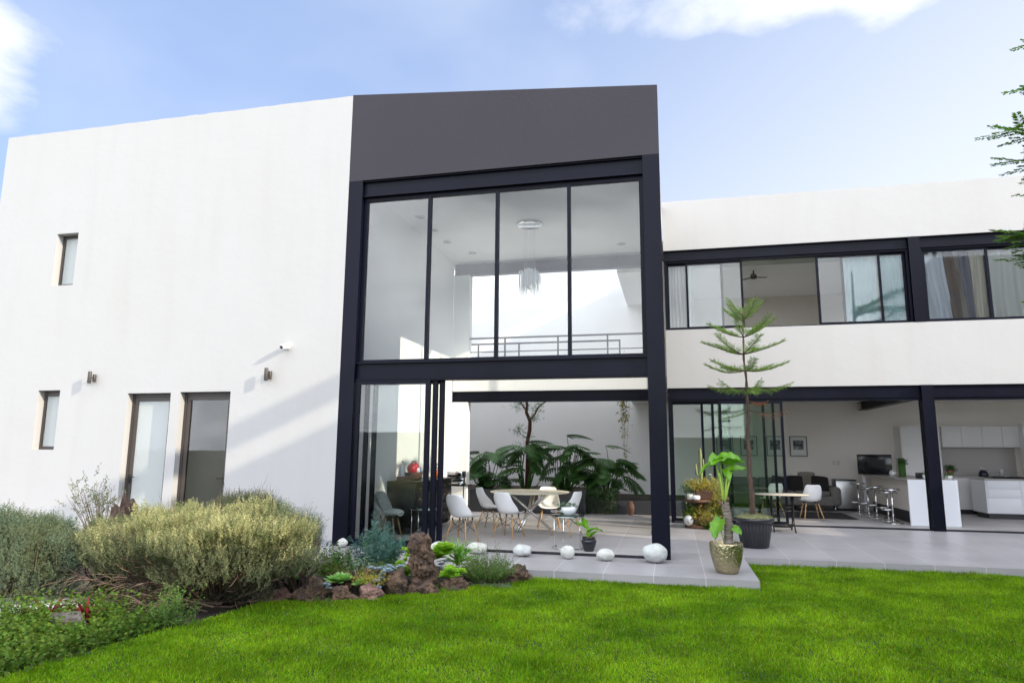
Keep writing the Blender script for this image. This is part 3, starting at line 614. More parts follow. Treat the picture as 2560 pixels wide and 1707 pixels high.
for i in range(56):
    a = i*2.4; r = .24*math.sqrt((i+.5)/56); x, yy = r*math.cos(a), r*math.sin(a); ztop = -.95-.10*random.random()-.3*r; ln = .34+.16*random.random() - .8*(r-.12)*.5
    b.tube([(x,yy,ztop),(x,yy,ztop-ln)], .011, 6, False)
    if i % 4 == 0: c.tube([(x,yy,-.05),(x,yy,ztop)], .0011, 4)
b.build('crystal', 'clear_wrap', t); c.build('wire', 'chrome', t)
t = thing('ceiling_fan', 'small dark ceiling fan seen through the open upper window', 'ceiling fan', (2.14,17.4,6.22))
b = MB(); b.tube([(0,0,0),(0,0,-.22)], .018); b.lathe([(0,-.34),(.07,-.33),(.08,-.26),(.05,-.22),(0,-.22)], n=16, cap=False); b.build('motor', 'bronze_frame', t)
for k in range(3):
    b = MB(); a = k*2.1+.3; b.rbox(.06,.34,-.04,.04,-.30,-.29,.004, M=Matrix.Rotation(a,4,'Z')); b.build('blade', 'bronze_frame', t)

# ------------------------------------------------------------------ curtains
def curtain(label, x0, x1, yy, m, folds, amp=.05, z0=4.42, z1=5.99, tilt=0, group=None, seed=0):
    b = MB(); n = int(folds*10); nz = 8; vs = []; fs = []
    for side in (0, .006):
        for j in range(nz+1):
            q = j/nz; z = z1 + (z0-z1)*q
            for i in range(n+1):
                u = i/n; x = x0+(x1-x0)*u + tilt*q + .015*math.sin(u*9+q*4+seed); vs.append((x, yy+side+amp*(.6+.4*q)*math.sin(u*folds*2*PI+.7*math.sin(q*3+seed)+seed), z))
    k = (nz+1)*(n+1)
    for s in (0, 1):
        for j in range(nz):
            for i in range(n): a = s*k+j*(n+1)+i; f = (a, a+1, a+n+2, a+n+1); fs.append(f if s else f[::-1])
    b.add(vs, fs, True); o = b.build('curtain', m); tag(o, label, 'curtain', group)
curtain('white pleated curtain gathered at the left end of the upper windows', .0,.62,16.12,'curtain_white',8,.035)
curtain('pale aqua sheer curtain behind the right half of the first window bay', 3.92,4.62,16.14,'curtain_aqua',5,.03)
curtain('pale aqua curtain beside the window post, at the bay\'s right end', 4.66,5.14,16.12,'curtain_aqua',4,.035, seed=2)
curtain('creased white satin curtain just right of the upper window post', 5.50,5.95,16.12,'curtain_satin',2.2,.05,seed=1,tilt=.12)
curtain('taupe curtain strip between the satin curtain and the grey one', 5.96,6.16,16.15,'curtain_taupe',1.5,.04,tilt=.08,seed=3)
curtain('grey curtain strip in the second window bay', 6.26,6.44,16.13,'curtain_grey',1.4,.04,tilt=.06,seed=4)
curtain('cream curtain left of the mullion in the second window bay', 6.45,6.75,16.16,'curtain_cream',2.2,.05,seed=5)
curtain('wide off-white curtain behind the feathery tree branches', 6.82,8.1,16.14,'curtain_white',5,.05,seed=6)

# ------------------------------------------------------------------ chairs
def grid(b, pts, smooth=True, close=False):
    nr, nc = len(pts), len(pts[0]); vs = [p for r in pts for p in r]; fs = []
    for j in range(nr-1):
        for i in range(nc-1 if not close else nc):
            a = j*nc+i; c = j*nc+(i+1) % nc; fs.append((a, c, c+nc, a+nc))
    b.add(vs, fs, smooth); return b
def chair_proto(label, loc, rz):
    t = thing('shell_chair', label, 'chair', loc, rz, 'white shell chairs with beech legs')
    prof = [(.245,.405,.20),(.235,.425,.215),(.20,.438,.23),(.12,.43,.238),(.03,.422,.24),(-.06,.42,.24),(-.125,.432,.24),(-.17,.465,.238),(-.20,.52,.232),(-.222,.59,.222),(-.242,.66,.21),(-.26,.73,.195),(-.275,.785,.178),(-.283,.812,.155),(-.286,.823,.12)]
    rows = []
    for k, (py, pz, hw) in enumerate(prof):
        q = k/(len(prof)-1); r = []
        for i in range(13):
            s = -1+2*i/12; curl = abs(s)**2.6
            back = max(0, (q-.45)/.55)
            mid = math.exp(-((q-.5)/.16)**2)
            dy = .055*curl*back + .12*curl*mid; dz = .035*curl*(1-back)*(1-.5*mid) + .05*curl*mid
            r.append(Vector((s*hw*(1-.03*abs(s)**6), py+dy, pz+dz)))
        rows.append(r)
    b = MB(); grid(b, rows); o = b.build('seat_shell', 'white_plastic', t)
    m = o.modifiers.new('s', 'SOLIDIFY'); m.thickness = .009; m.offset = 0
    m = o.modifiers.new('u', 'SUBSURF'); m.levels = 1; m.render_levels = 1
    tops = {}; feet = {}
    for sx in (-1, 1):
        for sy in (-1, 1):
            a = Vector((sx*.135, .02+sy*.11, .385)); f = Vector((sx*.225, .0+sy*.205, 0)); tops[sx,sy], feet[sx,sy] = a, f
            b = MB(); b.tube([f, f.lerp(a,.5), a], [.009,.014,.013], 10); b.build('leg', 'beech', t)
    b = MB()
    for k1, k2 in (((-1,-1),(1,-1)),((-1,1),(1,1)),((-1,-1),(-1,1)),((1,-1),(1,1))):
        for p, q in ((k1,k2),(k2,k1)):
            b.tube([feet[p].lerp(tops[p],.42), tops[q].lerp(feet[q],.05)], .0035, 5)
    for k in tops: b.tube([tops[k]+Vector((0,0,-.02)), tops[k]+Vector((0,0,.035))], .014, 8)
    b.build('brace', 'black_metal', t)
    return t
CH = chair_proto('white shell chair nearest the garden bed, its back to the lawn', (-3.60,11.52,0), -.30)
for loc, rz, l in [((-2.98,12.43,0), -.35, 'white shell chair with its back to the garden, tucked at the dining table'),
    ((-3.62,13.47,0), -PI/2-.15, 'white shell chair in profile, left of the dining table'),
    ((-2.52,14.08,0), PI+.25, 'white shell chair behind the dining table, facing the garden'),
    ((-1.98,13.0,0), PI/2-.35, 'white shell chair in profile, right of the dining table, behind the glass table'),
    ((-5.0,11.55,0), -PI/2+.1, 'white shell chair with two patterned cushions, behind the sliding glass doors'),
    ((3.2,17.62,0), .1, 'white shell chair in front of the sofa, right of the sewing table'),
    ((2.38,18.05,0), .35, 'white shell chair behind the glass doors, left of its twin')]:
    dup(CH, loc, rz, l)
def cushion(name, m, label, loc, rot, s=.2):
    b = MB(); rows = []
    vs = []; n = 10
    for side in (1,-1):
        for j in range(n+1):
            r = []
            for i in range(n+1):
                u, v = -1+2*i/n, -1+2*j/n; th = .055*((1-u**4)*(1-v**4))**.5
                pin = 1-.08*(u*u*v*v) ; r.append(Vector((u*s*(1-.07*(1-v*v)*0)*pin, v*s*pin, side*th)))
            rows.append(r)
        grid(b, rows if side > 0 else [x[::-1] for x in rows]); rows = []
    o = b.build(name, m); o.location = loc; o.rotation_euler = rot; tag(o, label, 'cushion'); return o
cushion('cushion', 'cushion_scroll', 'grey scroll patterned cushion leaning on the chair behind the glass doors', (-5.08,11.52,.66), (0,R_(62),0))
cushion('cushion', 'cushion_chevron', 'grey and white chevron cushion lying on the chair seat behind the glass doors', (-4.93,11.55,.475), (0,R_(4),0), .19)

# dining table
t = thing('dining_table', 'round cream dining table on crossed chrome legs', 'table', (-2.83,13.62,0))
MB().lathe([(0,.735),(.775,.735),(.80,.745),(.80,.755),(.79,.762),(0,.762)], (0,0,0), 56, cap=False).build('tabletop', 'cream_top', t)
b = MB()
for k in range(3):
    a = R_(250 + 120*k); a2 = a + PI + .35
    for off in (-.028, .028):
        px, py = -math.sin(a)*off, math.cos(a)*off
        MBl = MB(); MBl.tube([(.43*math.cos(a)+px,.43*math.sin(a)+py,.01),(.0+px*1.2,.0+py*1.2,.38),(.42*math.cos(a2)+px,.42*math.sin(a2)+py,.735)], .021, 12); MBl.build('leg', 'chrome', t)
MB().lathe([(0,.34),(.055,.35),(.06,.38),(.055,.41),(0,.42)], (0,0,0), 20, cap=False).build('collar', 'chrome', t)

def side_table(label, loc):
    t = thing('side_table', label, 'side table', loc, group='round glass side tables')
    MB().lathe([(0,.515),(.265,.515),(.275,.52),(.275,.53),(.265,.535),(0,.535)], (0,0,0), 40, cap=False).build('tabletop', 'glass_table', t)
    b = MB(); b.tube([(.262*math.cos(a),.262*math.sin(a),.512) for a in np.linspace(0,2*PI,33)], .009, 8)
    for a in (R_(215),R_(262),R_(330)): b.tube([(.25*math.cos(a),.25*math.sin(a),.51),(.25*math.cos(a),.25*math.sin(a),.012)], .009, 8)
    b.build('frame', 'chrome', t)
    b = MB(); b.tube([(.25*math.cos(a),.25*math.sin(a),.012) for a in np.linspace(R_(150),R_(345),24)], .012, 8); b.build('base', 'chrome', t)
    return t
side_table('round glass side table on chrome legs holding a white bowl of succulents', (-1.71,11.35,0))
side_table('round glass side table behind the stacked sliding doors', (-4.42,11.9,0))

# succulent helpers
def rosette(F, c, r, n, up=.5, w=.42, mi=0, layers=3, thick=1):
    P, D, L = [], [], []
    for k in range(layers):
        f = k/max(1,layers-1); m = max(4, int(n*(1-.30*f)))
        for i in range(m):
            a = 2*PI*(i+.5*k)/m + random.uniform(-.1,.1); e = R_(12+60*f*up*1.3 + random.uniform(-6,6))
            P.append(c); D.append((math.cos(a)*math.cos(e), math.sin(a)*math.cos(e), math.sin(e))); L.append(r*(1-.35*f)*random.uniform(.85,1.1))
    P = np.array(P, float); D = np.array(D); L = np.array(L); F.cards(P, D, L, L*w, mi, Nn=np.array([[0,0,1.]]*len(P))+rng.normal(0,.15,(len(P),3)), fat=.62)
t = thing('potted_plant', 'white bowl of grey green succulents on the round glass table', 'potted plant', (-1.69,11.33,.535))
MB().lathe([(0,0),(.07,0),(.09,.01),(.125,.07),(.135,.125),(.128,.13),(.118,.12),(0,.105)], (0,0,0), 32, cap=False).build('pot', 'white_lacquer', t)
F = FM()
for i in range(26): a = random.uniform(0,2*PI); rr = .13*math.sqrt(random.random()); rosette(F, (rr*math.cos(a)*1.2, rr*math.sin(a), .13+.05*random.random()), random.uniform(.03,.05), 8)
for i in range(14): rosette(F, (-.12-.10*random.random(), random.uniform(-.08,.06), .16-.16*random.random()), random.uniform(.02,.04), 7)
F.sprigs(np.c_[np.full(16,-.16)+rng.normal(0,.04,16), rng.normal(0,.05,16), np.full(16,.12)], rng.normal(0,.35,(16,3))+[-.2,0,.8], .12, 10, .02, .008, .6)
F.build('foliage', 'sage_leaf', t)

def heart_leaf(L, Wd, droop=.4, cup=.15, wav=.04, seed=0):
    """rows of points, u along the leaf (x), v across (y), z normal"""
    rows = []; nU, nV = 12, 8
    for j in range(nU+1):
        q = j/nU; wdt = Wd*(math.sin(PI*min(1,(q*.82+.14)))**.75)*(1-.25*q); xx = -.18*L + q*1.18*L; r = []
        if q >= .999: wdt = .004
        for i in range(nV+1):
            s = -1+2*i/nV; bx = xx - (.16*L*abs(s)**1.5 if q < .25 else 0)*(1-q*4 if q < .25 else 0)
            z = -droop*L*max(0,q)**2 + cup*Wd*(abs(s)**1.5) + wav*Wd*math.sin(6*q*PI+seed+s*2)*abs(s)
            r.append(Vector((bx, s*wdt*.5*1.0, z)))
        rows.append(r)
    return rows
def place_leaf(b, base, az, pitch, L, Wd, **k):
    M = Matrix.Translation(base) @ Matrix.Rotation(az, 4, 'Z') @ Matrix.Rotation(-pitch, 4, 'Y') @ Matrix.Rotation(k.pop('roll', 0), 4, 'X')
    grid(b, [[M @ p for p in r] for r in heart_leaf(L, Wd, **k)]); return b
t = thing('potted_plant', 'small leafy green plant in a glossy black pot just inside the door track', 'potted plant', (-1.34,11.12,0))
MB().lathe([(0,0),(.075,0),(.08,.01),(.11,.10),(.125,.15),(.12,.175),(.098,.185),(.095,.19),(.11,.20),(.11,.215),(.10,.215),(.09,.19),(0,.18)], (0,0,0), 32, cap=False).build('pot', 'black_plastic', t)
b = MB()
for az, h, dx, dy, L, p in [(R_(165),.36,-.05,0,.20,.7),(R_(60),.30,.02,.02,.19,.6),(R_(20),.33,.05,-.01,.17,.3),(R_(-80),.27,.0,-.03,.17,.2),(R_(110),.40,-.06,.03,.18,.9),(R_(-30),.25,.06,-.04,.14,.9)]:
    b2 = MB(); place_leaf(b2, (dx,dy,h), az, p, L, L*.62, droop=.5, cup=.25, roll=random.uniform(-.4,.4)); o = b2.build('leaf', 'alocasia_leaf', t)
    b.tube([(dx*.3,dy*.3,.18),(dx*.7,dy*.7,.26),(dx,dy,h)], .006, 6)
b.build('stem', 'alocasia_stem', t)
MB().blob((.04,0,.22), (.03,.03,.04), 2, .2).build('bulb', 'clay', t)

# ------------------------------------------------------------------ dresser and things on it
t = thing('dresser', 'dark chest of drawers with brass knobs along the dining room wall', 'dresser', (-5.27,12.1,0))
b = MB(); b.rbox(0,.55,0,2.2,.14,.95,.008); b.build('body', 'dresser_black', t)
b = MB(); b.rbox(-.0,.59,-.03,2.23,.95,.985,.008); b.build('top', 'dresser_black', t)
for cx in (0,1,2):
    for r in range(4):
        b = MB(); y0_, y1_ = .04+cx*.72, .70+cx*.72; b.rbox(.545,.562,y0_,y1_,.19+r*.19,.36+r*.19,.006); d = b.build('drawer', 'dresser_black', t)
        b = MB()
        for ky in (.18,.5): b.blob((.575,y0_+ky,.275+r*.19), (.016,.016,.016), 2, 0)
        b.build('knob', 'brass', d)
b = MB()
for i in range(9): b.blob((.28,.12+i*.245,.10), (.27,.14,.11), 2, .05, seed=i)
b.build('base', 'dresser_black', t)
t = thing('basket', 'wicker basket of red and blue balls under clear wrap, on the dresser', 'basket', (-5.0,12.75,.985))
MB().lathe([(0,0),(.13,0),(.15,.02),(.17,.14),(.175,.15),(.16,.14),(.14,.02)], (0,0,0), 28, sy=1.35, cap=False).build('body', 'wicker', t)
b = MB(); b.tube([(0,.235*math.cos(a),.13+.24*math.sin(a)) for a in np.linspace(0,PI,20)], .011, 6); b.build('handle', 'wicker', t)
for i, (mm, p, r) in enumerate([('red_wrap',(0,-.10,.22),.10),('red_wrap',(.03,-.02,.27),.075),('blue_wrap',(.03,.13,.19),.07),('blue_wrap',(0,.10,.22),.05),('clear_wrap',(.06,.0,.19),.07),('clear_wrap',(.02,.08,.27),.06),('red_wrap',(-.04,.05,.2),.08)]):
    MB().blob(p, (r,r,r), 2, .18, 3, i).build('ball', mm, t)
tag(MB().rbox(-5.13,-4.95,12.18,12.5,.985,1.07,.006).build('wooden_box', 'wood_brown'), 'small brown wooden box left of the basket on the dresser', 'box')
tag(MB().lathe([(0,0),(.04,0),(.042,.01),(.042,.16),(.015,.21),(.014,.29),(.02,.30),(0,.30)], (-5.05,12.28,1.07), 18, cap=False).build('bottle', 'clear_wrap'), 'clear glass bottle standing on the wooden box', 'bottle')
t = thing('flower_arrangement', 'orange vase with a pastel paper bunch at the far end of the dresser', 'vase', (-4.95,13.95,.985))
MB().lathe([(0,0),(.05,0),(.055,.02),(.04,.10),(.055,.17),(0,.17)], (0,0,0), 20, cap=False).build('vase', 'orange_glass', t)
for i in range(12): MB().blob((random.uniform(-.08,.08), random.uniform(-.08,.10), .20+random.uniform(0,.10)), (.035,.035,.03), 1, .3, 3, i).build('flower', ('teal_paper','pink_paper','paper_white')[i % 3], t)
t = thing('espresso_machine', 'stainless espresso machine with a portafilter beside the dresser', 'coffee machine', (-4.80,14.85,.80))
b = MB(); b.rbox(-.18,.18,-.12,.2,.16,.30,.012); b.rbox(-.16,.16,.05,.19,.03,.16,.008); b.rbox(-.18,.18,-.14,.2,0,.035,.008); b.build('body', 'chrome', t)
b = MB(); b.tube([(.05,-.12,.13),(.22,-.2,.12)], .012); b.lathe([(0,.12),(.035,.12),(.035,.15),(0,.15)], (.04,-.06,0), 16, cap=False); b.build('portafilter', 'black_plastic', t)
b = MB(); b.rbox(.08,.16,-.13,-.10,.19,.27,.004); b.build('gauge', 'screen_black', t)
t = thing('serving_cart', 'black metal trolley with a dark glass shelf carrying the espresso machine', 'trolley', (-4.80,14.85,0))
b = MB(); b.box(-.26,.30,-.22,.25,.775,.80); b.box(-.2,.25,-.18,.22,.30,.315); b.build('shelf', 'screen_black', t)
for sx in (-.2,.24):
    for sy in (-.18,.2): MB().tube([(sx,sy,0),(sx,sy,.775)], .013).build('leg', 'black_metal', t)

# ------------------------------------------------------------------ planter with philodendrons, patio tree and vines
t = thing('planter', 'long dark grey built-in planter along the patio wall', 'planter', (0,0,0))
b = MB(); b.box(-8.3,-2.3,17.15,17.3,0,.56); b.box(-2.3,1.0,17.55,17.7,0,.34); b.box(-2.3,-2.15,17.3,17.55,0,.56); b.build('wall', 'dark_kick', t)
b = MB(); b.box(-8.3,-2.3,17.3,20.9,.3,.48); b.box(-2.3,.9,17.7,20.9,.2,.30); b.build('soil', 'soil', t)
def philo_leaf(F, base, az, pitch, L, mi=0, roll=0):
    M = Matrix.Translation(base) @ Matrix.Rotation(az, 4, 'Z') @ Matrix.Rotation(-pitch, 4, 'Y') @ Matrix.Rotation(roll, 4, 'X')
    Q = []
    dr = random.uniform(.30,.6)
    def P(u, v, w=0): return tuple(M @ Vector((u*L, v*L, (w - dr*u*abs(u) - .30*abs(v)**1.5)*L)))
    n = 9
    for i in range(n):
        t0, t1 = i/n, (i+1)/n; w0, w1 = .11*(1-t0)+.02, .11*(1-t1)+.02
        Q.append([P(t0,-w0), P(t0,w0), P(t1,w1), P(t1,-w1)])
    for i in range(n):
        q = (i+.3)/n; ln = .50*math.sin(PI*(.30+.66*q))**.9*random.uniform(.85,1.12); an = R_(78-52*q); wd = .052
        for s in (-1, 1):
            dx, dy = math.cos(an)*ln, math.sin(an)*ln*s; px, py = -math.sin(an)*wd*s, math.cos(an)*wd
            a = (q-.03, s*.02); c = (q+dx*.55, dy*.55); e = (q+dx+.03, dy)
            Q.append([P(a[0]-px*.6,a[1]-py*.6*1), P(a[0]+px*.6,a[1]+py*.6), P(c[0]+px,c[1]+py), P(c[0]-px,c[1]-py)])
            Q.append([P(c[0]-px,c[1]-py), P(c[0]+px,c[1]+py), P(e[0]+px*.15,e[1]+py*.15), P(e[0]-px*.15,e[1]-py*.15)])
            if random.random() < .6:
                g = (q+dx*.75+.07, dy*.72); Q.append([P(c[0],c[1]), P(c[0]+px,c[1]+py), P(g[0]+.02,g[1]), P(g[0]-.01,g[1]-.01*s)])
    F.quads(np.array(Q), mi)
def philodendron(label, c, spots):
    t = thing('philodendron', label, 'plant', c, group='philodendrons in the patio planter'); F = FM(); b = MB()
    for (x, z, L, az, p) in spots:
        y_ = random.uniform(-.35,.35); hx = x - c[0]; hz = z - c[2]
        philo_leaf(F, (hx - .4*L*math.cos(az), y_ - .4*L*math.sin(az), hz+.12*L), az, p, L, roll=random.uniform(-.3,.3))
        e = Vector((hx - .4*L*math.cos(az), y_ - .4*L*math.sin(az), hz+.12*L)); b.tube([(hx*.15, 0, 0), (hx*.5, y_*.5, hz*.55), e], [.018,.012,.008], 6)
    F.build('foliage', 'dark_leaf', t); b.build('stem', 'dark_leaf', t)
def cloud_spots(x0, x1, z0, z1, n, L=.55):
    o = []
    for i in range(n):
        x = random.uniform(x0, x1); z = z0 + (z1-z0)*random.random()**.8; az = math.atan2(-random.uniform(.2,1), (x-(x0+x1)/2)/(x1-x0)*3+random.uniform(-.6,.6)); o.append((x, z, L*random.uniform(.75,1.2), az, random.uniform(-.5,.5)))
    return o
philodendron('philodendron clump at the left end of the planter, by the pillar', (-4.95,18.1,.48), cloud_spots(-5.6,-4.25,.65,1.62,30))
philodendron('philodendron around the patio tree trunk', (-3.85,18.0,.48), cloud_spots(-4.3,-3.25,.65,1.70,24)+[(-3.55,1.72,.62,R_(-10),.3)])
philodendron('tall philodendron right of the patio tree, behind the dining table', (-2.85,18.2,.48), cloud_spots(-3.3,-2.0,.60,1.68,34)+[(-2.55,1.9,.62,R_(-5),.25),(-2.5,1.6,.6,R_(5),.1)])
philodendron('dark philodendron at the right end of the planter with a drooping frond', (-1.75,18.1,.30), cloud_spots(-2.35,-1.05,.5,1.42,33)+[(-1.0,.85,.62,R_(-8),-.2),(-1.45,1.62,.6,R_(30),.3),(-1.2,1.3,.5,R_(-10),0)])
t = thing('hedge_plant', 'low dark leafy creeper spilling over the front of the planter', 'plant', (-1.85,17.5,0)); F = FM()
n = 420; P = np.c_[rng.uniform(-.38,.5,n), rng.uniform(-.25,.0,n), rng.uniform(.02,.62,n)]; F.sprigs(P, rng.normal(0,1,(n,3)), .10, 7, .04, .022, .8); F.build('foliage', 'ivy_leaf', t)
t = thing('patio_tree', 'slender crooked tree rising from the patio planter', 'tree', (-3.92,18.5,.48))
b = MB(); b.tube([(0,0,0),(.02,0,.9),(.0,0,1.3),(.07,0,1.65),(.08,0,1.9),(-.03,0,2.15),(.0,0,2.35),(-.06,0,2.6),(-.1,0,3.2)], [.065,.055,.05,.055,.05,.045,.04,.035,.02], 10)
b.tube([(.05,0,1.9),(.22,0,2.1),(.32,0,2.3),(.62,0,2.5),(.9,0,2.9)], [.03,.025,.02,.015,.01], 8); b.tube([(-.03,0,2.2),(-.25,0,2.5),(-.4,0,2.9)], [.025,.02,.012], 8); b.tube([(.03,0,1.4),(-.2,.02,1.55),(-.28,0,1.75)], [.014,.01,.006], 6)
b.build('trunk', 'bark_red', t); F = FM()
for c, r, n in [((-.2,0,2.35),.2,60),((.3,0,2.3),.2,60),((.2,0,2.0),.12,30),((-.22,0,1.62),.17,60),((-.12,0,1.2),.13,20),((-.45,0,1.15),.15,22),((.7,0,2.9),.4,80),((-.5,0,3.0),.5,120),((.1,0,1.45),.1,12),((1.55,0,2.6),.13,30)]:
    P = np.array(c)+rng.normal(0,r*.5,(n,3)); F.sprigs(P, rng.normal(0,1,(n,3)), .12, 10, .034, .016, .7, mi=0)
F.build('crown', 'sage_leaf', t)
t = thing('hanging_vine', 'thin yellow green vine hanging down the patio wall', 'vine', (-1.25,18.6,0)); b = MB(); F = FM()
for k, dx in enumerate((0,.06,.1,-.05)):
    pts = [(dx+.05*math.sin(z*2+k), .02*k, z) for z in np.linspace(4.2, (1.0,1.5,.6,2.0)[k], 14)]; b.tube(pts, .004, 4)
    P = np.array([pts[i] for i in rng.integers(0,14,40)])+rng.normal(0,.04,(40,3)); F.sprigs(P, rng.normal(0,1,(40,3)), .06, 5, .032, .024, .8)
n = 130; P = np.c_[rng.normal(.0,.055,n), rng.normal(0,.05,n), rng.uniform(2.35,3.5,n)]; F.sprigs(P, rng.normal(0,1,(n,3)), .08, 6, .042, .034, .8)
b.build('stem', 'dry_twig', t); F.build('foliage', 'golden_leaf', t)
tag(MB().lathe([(0,0),(.06,0),(.07,.04),(.09,.14),(.088,.24),(.06,.30),(.045,.32),(.055,.34),(.04,.34),(0,.3)], (0,0,0), 24, cap=False).build('clay_urn', 'clay_dark', loc=(-1.04,17.42,0)), 'reddish clay urn on the patio floor right of the planting', 'urn')

# ------------------------------------------------------------------ white stones
for x, yy, r, h, m, l, s in [(-5.28,10.40,.085,.14,'stone_white','small round white stone at the foot of the left black post',1),
    (-3.62,10.35,.13,.15,'stone_white','white stone half hidden behind the bright green succulent',2),
    (-2.98,10.38,.16,.16,'stone_white','white stone behind the spiky plant, on the terrace',3),
    (-2.25,10.30,.145,.17,'stone_bluish','pale blue grey oval stone, leftmost of the four in a row before the dining room',4),
    (-1.55,10.26,.112,.19,'stone_white','rounded cream stone in front of the glass side table',5),
    (-.99,10.24,.13,.165,'stone_white','flattened cream stone in front of the small black pot',6),
    (-.29,10.26,.185,.26,'stone_bluish','largest pale stone, at the foot of the right black post',7),
    (-4.35,9.7,.14,.2,'stone_white','grey white stone behind the blue green conifer',8)]:
    b = MB(); b.blob((0,0,h*.52), (r,r*.82,h*.52), 4, .09, 1.3, s*3.1, flat=.93); o = b.build('decorative_stone', m, loc=(x,yy,0)); tag(o, l, 'stone', 'pale stones along the terrace')

# ------------------------------------------------------------------ pots on the terrace
t = thing('potted_plant', 'elephant ear plant in a hammered gold pot on the terrace corner', 'potted plant', (.67,9.70,0))
MB().lathe([(0,.0),(.135,.0),(.145,.01),(.17,.08),(.20,.20),(.215,.30),(.217,.37),(.215,.39),(.203,.39),(.20,.33),(0,.32)], (0,0,0), 48, cap=False).build('pot', 'gold_metal', t)
MB().blob((0,0,.32), (.195,.195,.02), 3, .2, 4).build('soil', 'soil', t)
b = MB(); pts = []; rad = []
for i in range(40):
    q = i/39; pts.append((.02+.03*math.sin(q*3)-.02*q, 0, .30+.62*q)); rad.append(.062-.012*q+.006*math.sin(i*2.4))
b.tube(pts, rad, 16); b.build('trunk', 'alocasia_trunk', t)
b = MB()
for i in range(7): a = i*.9; b.tube([(.04*math.cos(a),.04*math.sin(a),.80+.02*i),(.075*math.cos(a),.075*math.sin(a),.86+.02*i),(.09*math.cos(a),.09*math.sin(a),.82+.02*i)], [.012,.01,.003], 5)
b.build('husk', 'clay', t)
b = MB()
for tip, mid in [((-.09,-.02,1.42),(-.03,0,1.15)),((-.03,.03,1.45),(-.01,.01,1.15)),((.07,.0,1.38),(.03,0,1.12)),((.12,-.02,1.33),(.05,-.01,1.1)),((-.05,-.05,1.30),(-.02,-.02,1.1)),((-.08,-.05,.62),(-.05,-.04,.5)),((.10,-.02,.56),(.06,-.02,.47))]:
    z0 = .86 if tip[2] > .9 else .34; b.tube([(.0,0,z0),(mid[0],mid[1],mid[2]),(tip[0],tip[1],tip[2])], [.022,.014,.008] if z0 > .5 else [.008,.007,.006], 8)
b.build('stalk', 'alocasia_stem', t)
for base, az, pit, L, Wd, dr, rl in [((-.08,-.02,1.46),R_(200),.15,.24,.24,1.05,.2),((-.02,.02,1.50),R_(250),.35,.26,.26,.9,-.3),((.0,.04,1.52),R_(-40),.3,.24,.22,.7,.4),((.07,.0,1.42),R_(-20),.5,.22,.17,.5,-.5),((.12,-.02,1.35),R_(15),.35,.20,.17,.45,.5),((.03,.06,1.47),R_(60),.5,.24,.2,.4,0),((.02,-.05,1.34),R_(-70),-.3,.18,.14,.6,0),((-.07,-.06,.66),R_(235),-.85,.25,.25,.2,.1),((.10,-.02,.58),R_(-50),-.3,.15,.13,.3,.4)]:
    b = MB(); place_leaf(b, base, az, pit, L, Wd, droop=dr, cup=.16, wav=.07, seed=L*40, roll=rl); b.build('leaf', 'alocasia_leaf', t)
F = FM(); n = 26; F.sprigs(np.c_[rng.uniform(-.18,.2,n), np.full(n,-.17)+rng.normal(0,.02,n), np.full(n,.36)], rng.normal(0,.6,(n,3))+[0,-.5,-.2], .10, 6, .018, .012, .8, droop=.8); F.build('foliage', 'shrub_leaf', t)

t = thing('potted_tree', 'young layered conifer in a large black ribbed plastic tub', 'tree', (1.32,12.35,0))
pts = [(0,.0),(.215,.0),(.225,.02),(.285,.42),(.29,.44),(.325,.45),(.335,.47),(.33,.50),(.30,.505),(.295,.46),(0,.45)]
b = MB(); b.lathe(pts, (0,0,0), 48, cap=False)
for i in range(30): a = 2*PI*i/30; b.tube([(.222*math.cos(a),.222*math.sin(a),.02),(.286*math.cos(a),.286*math.sin(a),.42)], .006, 5)
b.build('pot', 'black_plastic', t)
MB().blob((0,0,.48), (.29,.29,.07), 3, .15, 3, 5).build('soil', 'moss', t)
F = FM(); n = 1800; a = rng.uniform(0,2*PI,n); rr = .30*np.sqrt(rng.random(n)); F.cards(np.c_[rr*np.cos(a), rr*np.sin(a), .47+.075*np.sqrt(1-(rr/.31)**2)], rng.normal(0,1,(n,3))+[0,0,.6], .045, .006); F.build('moss', 'moss', t)
TRK = lambda z: (-.02+.012*math.sin(z*3.1)+.006*math.sin(z*9), .01*math.sin(z*2), z)
b = MB(); zs = np.linspace(.45, 4.2, 60); b.tube([TRK(z) for z in zs], [.050-.0110*(z-.45)+.0045*math.sin(z*23) for z in zs], 10); b.build('trunk', 'bark', t)
BR = MB(); F = FM(); FD = FM()
def frond(z, az, L, rise, dens=1.0, up=.5, dead=False, tl=.12, curl=0):
    wob = random.uniform(-.02,.12); p0 = Vector(TRK(z)); d = Vector((math.cos(az), math.sin(az), 0)); pts = []
    for i in range(9):
        q = i/8; pts.append(p0 + d*(L*q) + Vector((0,0,rise*L*q + curl*L*q*q - wob*L*math.sin(q*PI))))
    BR.tube(pts, [.010*(1-.75*i/8) for i in range(9)], 6)
    n = int(56*L/.6*dens); B = []; D = []; LL = []
    side = Vector((-d.y, d.x, 0))
    for i in range(n):
        q = .16+.84*i/n; k = min(7, int(q*8)); pp = pts[k].lerp(pts[k+1], q*8-k); s = -1 if i % 2 else 1
        B.append(pp); D.append(d*.45 + side*s*random.uniform(.45,.85) + Vector((0,0,up+random.uniform(-.35,.35)))); LL.append(tl*1.2*(1-.55*q)*random.uniform(.5,1.25)+.02)
    B.append(pts[-1]); D.append(d+Vector((0,0,.4))); LL.append(.06)
    (FD if dead else F).sprigs(np.array([tuple(x) for x in B]), np.array([tuple(x) for x in D]), np.array(LL), 26, .021, .0058, .50, mi=0, mstem=0)
